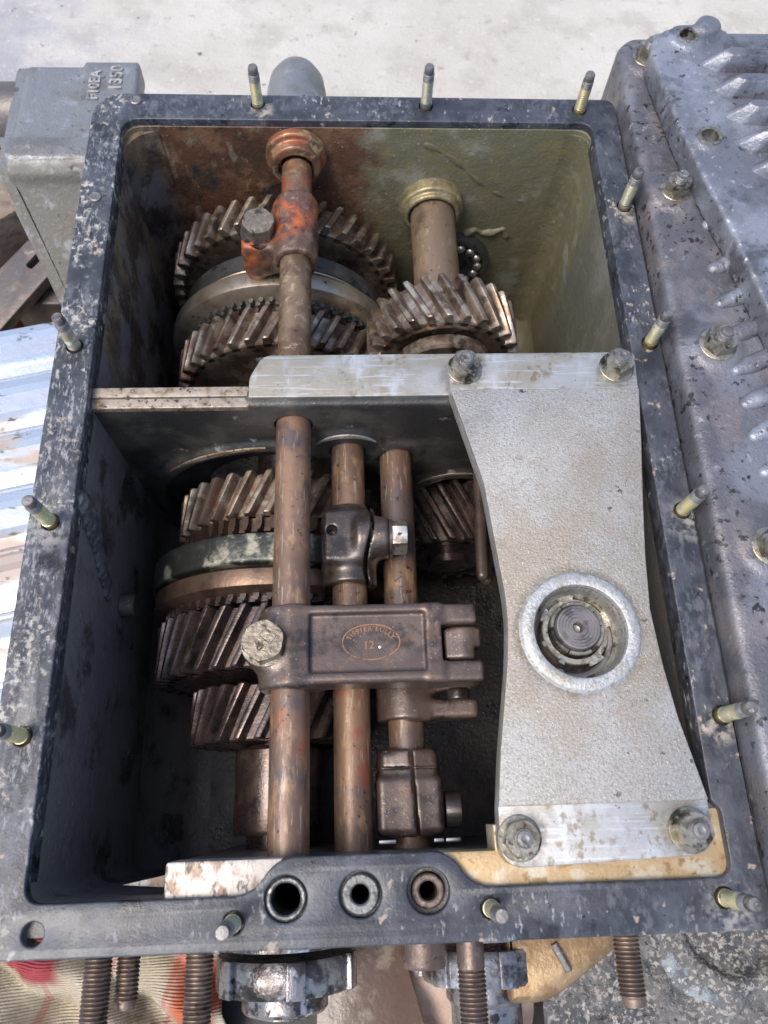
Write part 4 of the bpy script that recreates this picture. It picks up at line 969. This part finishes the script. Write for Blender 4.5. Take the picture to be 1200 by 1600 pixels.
for x, y in rib_pts:
    if src is None:
        src = arrays('rib', V_ + np.array(origin(sx)), F_, 'pan_grey', sx, 60); o = src
    else:
        o = src.copy(); COL.objects.link(o)
    o.location = ((x - origin(sx)[0]) * MM, (y - origin(sx)[1]) * MM, (18.2 - origin(sx)[2]) * MM); o.rotation_euler = (0, R(-3), R(21 + random.uniform(-2, 2)))

cp = thing('ribbed_cover', (330, 380, 18), 'pale grey ribbed cover lying over the casting at the upper right', 'cover')
edge = [(220, 514), (223, 480), (229, 428), (237, 386), (247.5, 338.5), (256, 287), (272, 205)]
f = Field((205, 180, 18.5), (440, 560, 52), 2.0)
ex = np.array([p[0] for p in edge][::-1]); ey = np.array([p[1] for p in edge][::-1])
bx = np.interp(np.arange(0, 600), ey, ex)
lim = np.interp(f.Y.ravel(), ey, ex).reshape(f.Y.shape)
d = np.maximum.reduce([np.broadcast_to((lim - f.X) * 0.97, f.d.shape), np.broadcast_to(f.Z - 38.5, f.d.shape), np.broadcast_to(19.4 - f.Z, f.d.shape), np.broadcast_to(f.Y - 524, f.d.shape), np.broadcast_to(190 - f.Y, f.d.shape), np.broadcast_to(f.X - 435, f.d.shape)])
f.add(d); f.cut(-np.maximum(-(f.X - 232) - 0 * f.Y, f.Y - 560) if False else f.box(150, 222, 512, 560, 0, 80), 12)
f.add(f.cyl('z', (249, 516), 12, 20, 41, 2), 6); f.add(f.cyl('z', (247, 419), 10.5, 20, 40.5, 1.5), 4); f.add(f.cyl('z', (283, 300), 10.5, 20, 40.5, 1.5), 4)
f.add(f.cyl('z', (266, 526), 9, 22, 44, 2), 5)
for x, y in ((249, 516), (247, 419), (283, 300)): f.cut(f.cyl('z', (x, y), 6.2, 34, 60), 1)
f.build('cover_body', 'pan_grey', cp)
cover_ribs = [(254, 491), (258.5, 466), (261.5, 441), (265.5, 416), (269.5, 392), (275, 368), (281, 344), (287, 320), (293, 296)]
place_ribs(cp, cover_ribs, 37.9, R(-2), 'pan_grey', 150, 9.5, 11)
for x, y in ((249, 516), (247, 419), (283, 300)):
    obj('hole_liner', lathe(NEW(), [(6.0, 0), (6.0, 6.3), (8.2, 6.6), (8.6, 6.0), (8.6, 0)], (x, y, 35), (0, 0, 1), 30, close=False), 'nut_steel', cp)
    obj('bolt_end', lathe(NEW(), [(0, 0), (5.6, 0), (5.6, 2), (4.6, 2.6), (0, 2.4)], (x, y, 32), (0, 0, 1), 20), 'stud_grey', cp)

# ================================================================== lettered bracket at the far left
lb = thing('lettered_bracket', (-225, 500, -275), 'grey cast bracket with raised lettering behind the far left corner', 'bracket')
f = Field((-280, 330, -275), (-160, 612, -36), 2.2)
f.add(f.box(-264, -172, 468, 586, -320, -40, 5))
slope = np.maximum((f.Z + 40 - (f.Y - 476) * 1.15) * 0.66, -(f.Y - 340))
slope = np.maximum.reduce([np.broadcast_to(slope, f.d.shape), np.broadcast_to(-262 + (476 - f.Y) * 0.42 - f.X, f.d.shape), np.broadcast_to(f.X + 168, f.d.shape), np.broadcast_to(f.Y - 500, f.d.shape)])
f.add(slope, 5)
f.add(f.box(-216, -170, 470, 588, -60, -38.6, 1.5), 1)
f.build('bracket_body', 'bracket_grey', lb)
letters('raised_letters', 'F10EA', 12.5, (-204, 560, -38.4), R(90), 'letter_pale', lb, 0.9, bold=0.3)
letters('raised_letters', '1350', 14.5, (-187, 568, -38.4), R(90), 'letter_pale', lb, 0.9, bold=0.3)
bm = NEW(); 
prof = [(-267, 588, -46), (-267, 474, -47), (-246, 428, -98), (-227, 384, -150)]
vs = []
for (x, y, z) in prof: vs.append([bm.verts.new((x + dx, y, z + dz)) for dx, dz in ((-6, 2), (6, 2), (6, -40), (-6, -40))])
for A, B in zip(vs, vs[1:]):
    for j in range(4): bm.faces.new((A[j], A[(j + 1) % 4], B[(j + 1) % 4], B[j]))
bm.faces.new(vs[0]); bm.faces.new(vs[-1]); bmesh.ops.bevel(bm, geom=bm.edges[:], offset=2, segments=2, affect='EDGES')
obj('side_flange', bm, 'bracket_grey', lb)
obj('bracket_boss', lathe(NEW(), [(26, 0), (26, 30), (24, 33), (0, 33)], (-268, 562, -70), (-1, 0, 0), 36), 'scrap_steel', lb)

# ================================================================== things lying round the gearbox
# ribbed aluminium sheet
sh = thing('ribbed_sheet', (-330, 230, -275), 'bright ribbed aluminium sheet lying left of the gearbox', 'sheet')
prof = []; y = 430.0
while y > 60:
    prof += [(y, 0), (y - 5, 6), (y - 12, 7), (y - 16, 2.5), (y - 33, 2), (y - 38, -4), (y - 47, -5), (y - 52, 0)]; y -= 54
V = []; F = []
for x in (-560, -500, -440, -380, -320, -260, -205):
    for (yy, zz) in prof: V.append((x, yy + (x + 205) * 0.22, zz - 160))
n = len(prof)
for i in range(6):
    for j in range(n - 1): F.append((i * n + j, i * n + j + 1, (i + 1) * n + j + 1, (i + 1) * n + j))
o = arrays('sheet_metal', V, F, 'sheet_alu', sh, 25)
md = o.modifiers.new('thickness', 'SOLIDIFY'); md.thickness = 0.0012
bm = NEW(); box(bm, -540, -215, 60, 340, -275, -172, 3); obj('support_crate', bm, 'wood', sh)

wb = thing('wooden_block', (-400, 560, -275), 'brown wooden block between the bracket and the ribbed sheet', 'block')
bm = NEW(); box(bm, -80, 80, -45, 45, -55, 55, 4, 2, Matrix.Translation((-378, 560, -222)) @ Matrix.Rotation(R(40), 4, 'Z')); obj('timber', bm, 'wood', wb)
op = thing('orange_scrap', (-372, 478, -275), 'small orange painted scrap at the left edge', 'scrap')
f = Field((-400, 450, -275), (-335, 512, -195), 2); f.add(f.box(-392, -345, 462, 500, -290, -205, 8)); f.cut(f.cyl('x', (500, -200), 20, -400, -300), 6); f.build('scrap_body', 'orange_paint', op)
sb = thing('slotted_strap', (-300, 500, -275), 'grey steel strap with a slot below the lettered bracket', 'strap')
T = Matrix.Translation((-306, 498, -190)) @ Matrix.Rotation(R(52), 4, 'Z') @ Matrix.Rotation(R(-8), 4, 'Y')
slab_o = slab('strap_body', [rounded([(-70, -24), (48, -22), (52, 20), (-70, 24)], [4, 20, 18, 4], 6), rounded([(0, -4), (36, -5), (36, 3), (0, 4)], 3, 4)], -6, 6, 'scrap_steel', None, 1.2)
slab_o.parent = sb; slab_o.location = (0, 0, 0)
me = slab_o.data
me.transform(Matrix.Translation(Vector((-306 + 300, 498 - 500, -190 + 275)) * MM) @ Matrix.Rotation(R(52), 4, 'Z') @ Matrix.Rotation(R(-8), 4, 'Y'))
bm = NEW(); box(bm, -330, -280, 470, 520, -275, -205, 3); obj('strap_foot', bm, 'scrap_steel', sb)

# couplings at the near face
def coupling(x, z, y0, label, big, lugs, tail):
    t = thing('drive_coupling', (x, y0, z), label, 'coupling', 'couplings at the near face')
    obj('neck', lathe(NEW(), [(big * 0.7, 0), (big * 0.7, 10), (big * 0.62, 12)], (x, y0, z), (0, -1, 0), 48), 'oily_steel', t)
    obj('back_disc', lathe(NEW(), [(big * 0.5, 8), (big * 0.97, 9), (big, 11), (big * 0.98, 15), (big * 0.5, 16)], (x, y0, z), (0, -1, 0), 64), 'oily_steel', t)
    obj('front_disc', lathe(NEW(), [(big * 0.5, 19), (big * 0.98, 19.5), (big, 21), (big, 36), (big * 0.97, 38), (big * 0.5, 38.5)], (x, y0, z), (0, -1, 0), 64), 'oily_steel', t)
    obj('hub', lathe(NEW(), [(big * 0.55, 37), (big * 0.62, 39), (big * 0.62, 48), (big * 0.58, 50), (tail, 51), (tail, 120 if tail > 20 else 52), (0, 120 if tail > 20 else 52)], (x, y0, z), (0, -1, 0), 48), 'oily_steel', t)
    for i in range(lugs):
        a = 2 * math.pi * i / lugs + 1.35
        bm = NEW(); box(bm, -5.5, 5.5, -9.5, 9.5, -2.5, 2.5, 1.0, 2, Matrix.Translation((x + big * math.cos(a), y0 - 28.5, z + big * math.sin(a))) @ Matrix.Rotation(math.pi / 2 - a, 4, 'Y'))
        obj('lug', bm, 'oily_steel', t)
    return t
coupling(-45, -108, -57, 'oily steel coupling disc below the flange, left one', 41, 6, 18)
coupling(75, -112, -57, 'oily steel coupling with a long tail shaft below the flange, right one', 38, 6, 21)

def cloth(name, x0, x1, y0, y1, fn, mat, label, nx=110, ny=80):
    xs = np.linspace(x0, x1, nx); ys = np.linspace(y0, y1, ny); X, Y = np.meshgrid(xs, ys, indexing='ij')
    V = np.stack([X + 3 * np.sin(Y * 0.08), Y + 4 * np.sin(X * 0.06), fn(X, Y)], -1).reshape(-1, 3)
    i = np.arange((nx - 1) * (ny - 1)); a = (i // (ny - 1)) * ny + i % (ny - 1)
    F = np.stack([a, a + ny, a + ny + 1, a + 1], 1)
    t = thing(name, ((x0 + x1) / 2, (y0 + y1) / 2, -275), label, 'rag', 'rags under the gearbox')
    o = arrays('cloth', V, F, mat, t, 0)
    o.data.polygons.foreach_set('use_smooth', [True] * len(o.data.polygons))
    md = o.modifiers.new('thickness', 'SOLIDIFY'); md.thickness = 0.0012
    return t
fold = lambda X, Y: -190 + 13 * np.abs(np.sin(X * 0.05 + Y * 0.075)) ** 0.7 + 9 * np.sin(X * 0.09 + Y * 0.02 + 2 * np.sin(Y * 0.05)) + 6 * np.sin(X * 0.11 - Y * 0.06 + 1) + 10 * np.exp(-((Y + 105 + 0.25 * (X + 150)) / 9) ** 2) - 0.35 * np.maximum(0, -(Y + 125))
cloth('shop_rag', -255, -92, -190, -62, fold, 'rag', 'cream shop rag with red stripes below the near left corner')
fold2 = lambda X, Y: -190 + 10 * np.sin(X * 0.07 + Y * 0.04 + 2) + 6 * np.sin(X * 0.13 - Y * 0.09) - 0.3 * np.maximum(0, -(Y + 120))
cloth('shop_rag', -20, 118, -200, -62, fold2, 'rag_pink', 'pinkish beige rag behind the couplings')
dt = thing('shadow_tray', (-70, -150, -275), 'black tray shape added to stand for the shadow under the left coupling', 'tray')  # dark shape added where only shadow lies between rag and coupling
f = Field((-136, -215, -232), (-8, -62, -200), 2); f.add(f.box(-132, -12, -210, -66, -230, -203, 6)); f.cut(f.box(-124, -20, -202, -74, -224, -150, 4), 3); f.build('shadow_body', 'shadow_black', dt)
bm = NEW(); box(bm, -120, -24, -198, -78, -275, -231, 2); obj('shadow_foot', bm, 'shadow_black', dt)
bo = thing('oily_plate', (5, -120, -275), 'brown oily plate corner between the couplings', 'plate')
slab('plate_body', [rounded([(-30, -60), (22, -68), (30, -90), (52, -165), (-30, -165)], 3)], -176, -170, 'brown_oil', bo, 1)
bm = NEW(); box(bm, -20, 30, -155, -110, -275, -176.5, 2); obj('plate_foot', bm, 'brown_oil', bo)
gb = thing('brass_bar', (112, -95, -275), 'golden brown metal bar end right of the couplings', 'bar')
slab('bar_body', [rounded([(84, -60), (174, -60), (166, -68), (116, -99), (104, -104), (84, -104)], [2, 3, 4, 6, 6, 4])], -96, -80, 'brass', gb, 4.0)
obj('pin', tube(NEW(), [(112, -74, -78), (119, -88, -77.5)], 2.2, 10), 'stud_grey', gb)
bm = NEW(); box(bm, 102, 118, -92, -75, -275, -95.5, 2); obj('bar_foot', bm, 'brass', gb)
gs = thing('gritty_casting', (175, -130, -275), 'gritty dirt crusted casting surface in the near right corner', 'casting')
nx, ny = 130, 110
xs = np.linspace(112, 330, nx); ys = np.linspace(-230, -52, ny); X, Y = np.meshgrid(xs, ys, indexing='ij')
rs = np.random.RandomState(3)
def vnoise(X, Y, s):
    g = rs.rand(80, 80); u = (X / s) % 78; v = (Y / s) % 78
    i = np.floor(u).astype(int); j = np.floor(v).astype(int); a = u - i; b = v - j; a = a * a * (3 - 2 * a); b = b * b * (3 - 2 * b)
    return (g[i, j] * (1 - a) + g[i + 1, j] * a) * (1 - b) + (g[i, j + 1] * (1 - a) + g[i + 1, j + 1] * a) * b
Zz = -128 + 3 * vnoise(X, Y, 30) + 3.0 * vnoise(X, Y, 7) + 1.6 * vnoise(X, Y, 3) - 0.0 * X
rad = np.hypot(X - 236, Y + 72); Zz += 4 * np.exp(-((rad - 36) / 6) ** 2) - 4 * (rad < 30)
V = np.stack([X, Y, Zz], -1).reshape(-1, 3); i = np.arange((nx - 1) * (ny - 1)); a = (i // (ny - 1)) * ny + i % (ny - 1); F = np.stack([a, a + ny, a + ny + 1, a + 1], 1)
arrays('crust', V, F, 'grit', gs, 60)
bm = NEW(); rows = []
for k in range(25):
    t = k / 24; a = R(165 + 100 * t); w = 9 * math.sin(math.pi * (0.08 + 0.84 * t)); rm = 41 + 2 * math.sin(5 * t)
    zz = -123.2
    rows.append([bm.verts.new((236 + r_ * math.cos(a), -78 + r_ * math.sin(a), z_)) for r_, z_ in ((rm - w, zz - 4), (rm - w * 0.5, zz), (rm + w * 0.5, zz), (rm + w, zz - 4))])
for A, B in zip(rows, rows[1:]):
    for j in range(3): bm.faces.new((A[j], A[j + 1], B[j + 1], B[j]))
obj('blue_smear', bm, 'grit_blue', gs, 60)
bm = NEW(); box(bm, 130, 325, -225, -56, -275, -134, 2); obj('casting_body', bm, 'scrap_steel', gs)
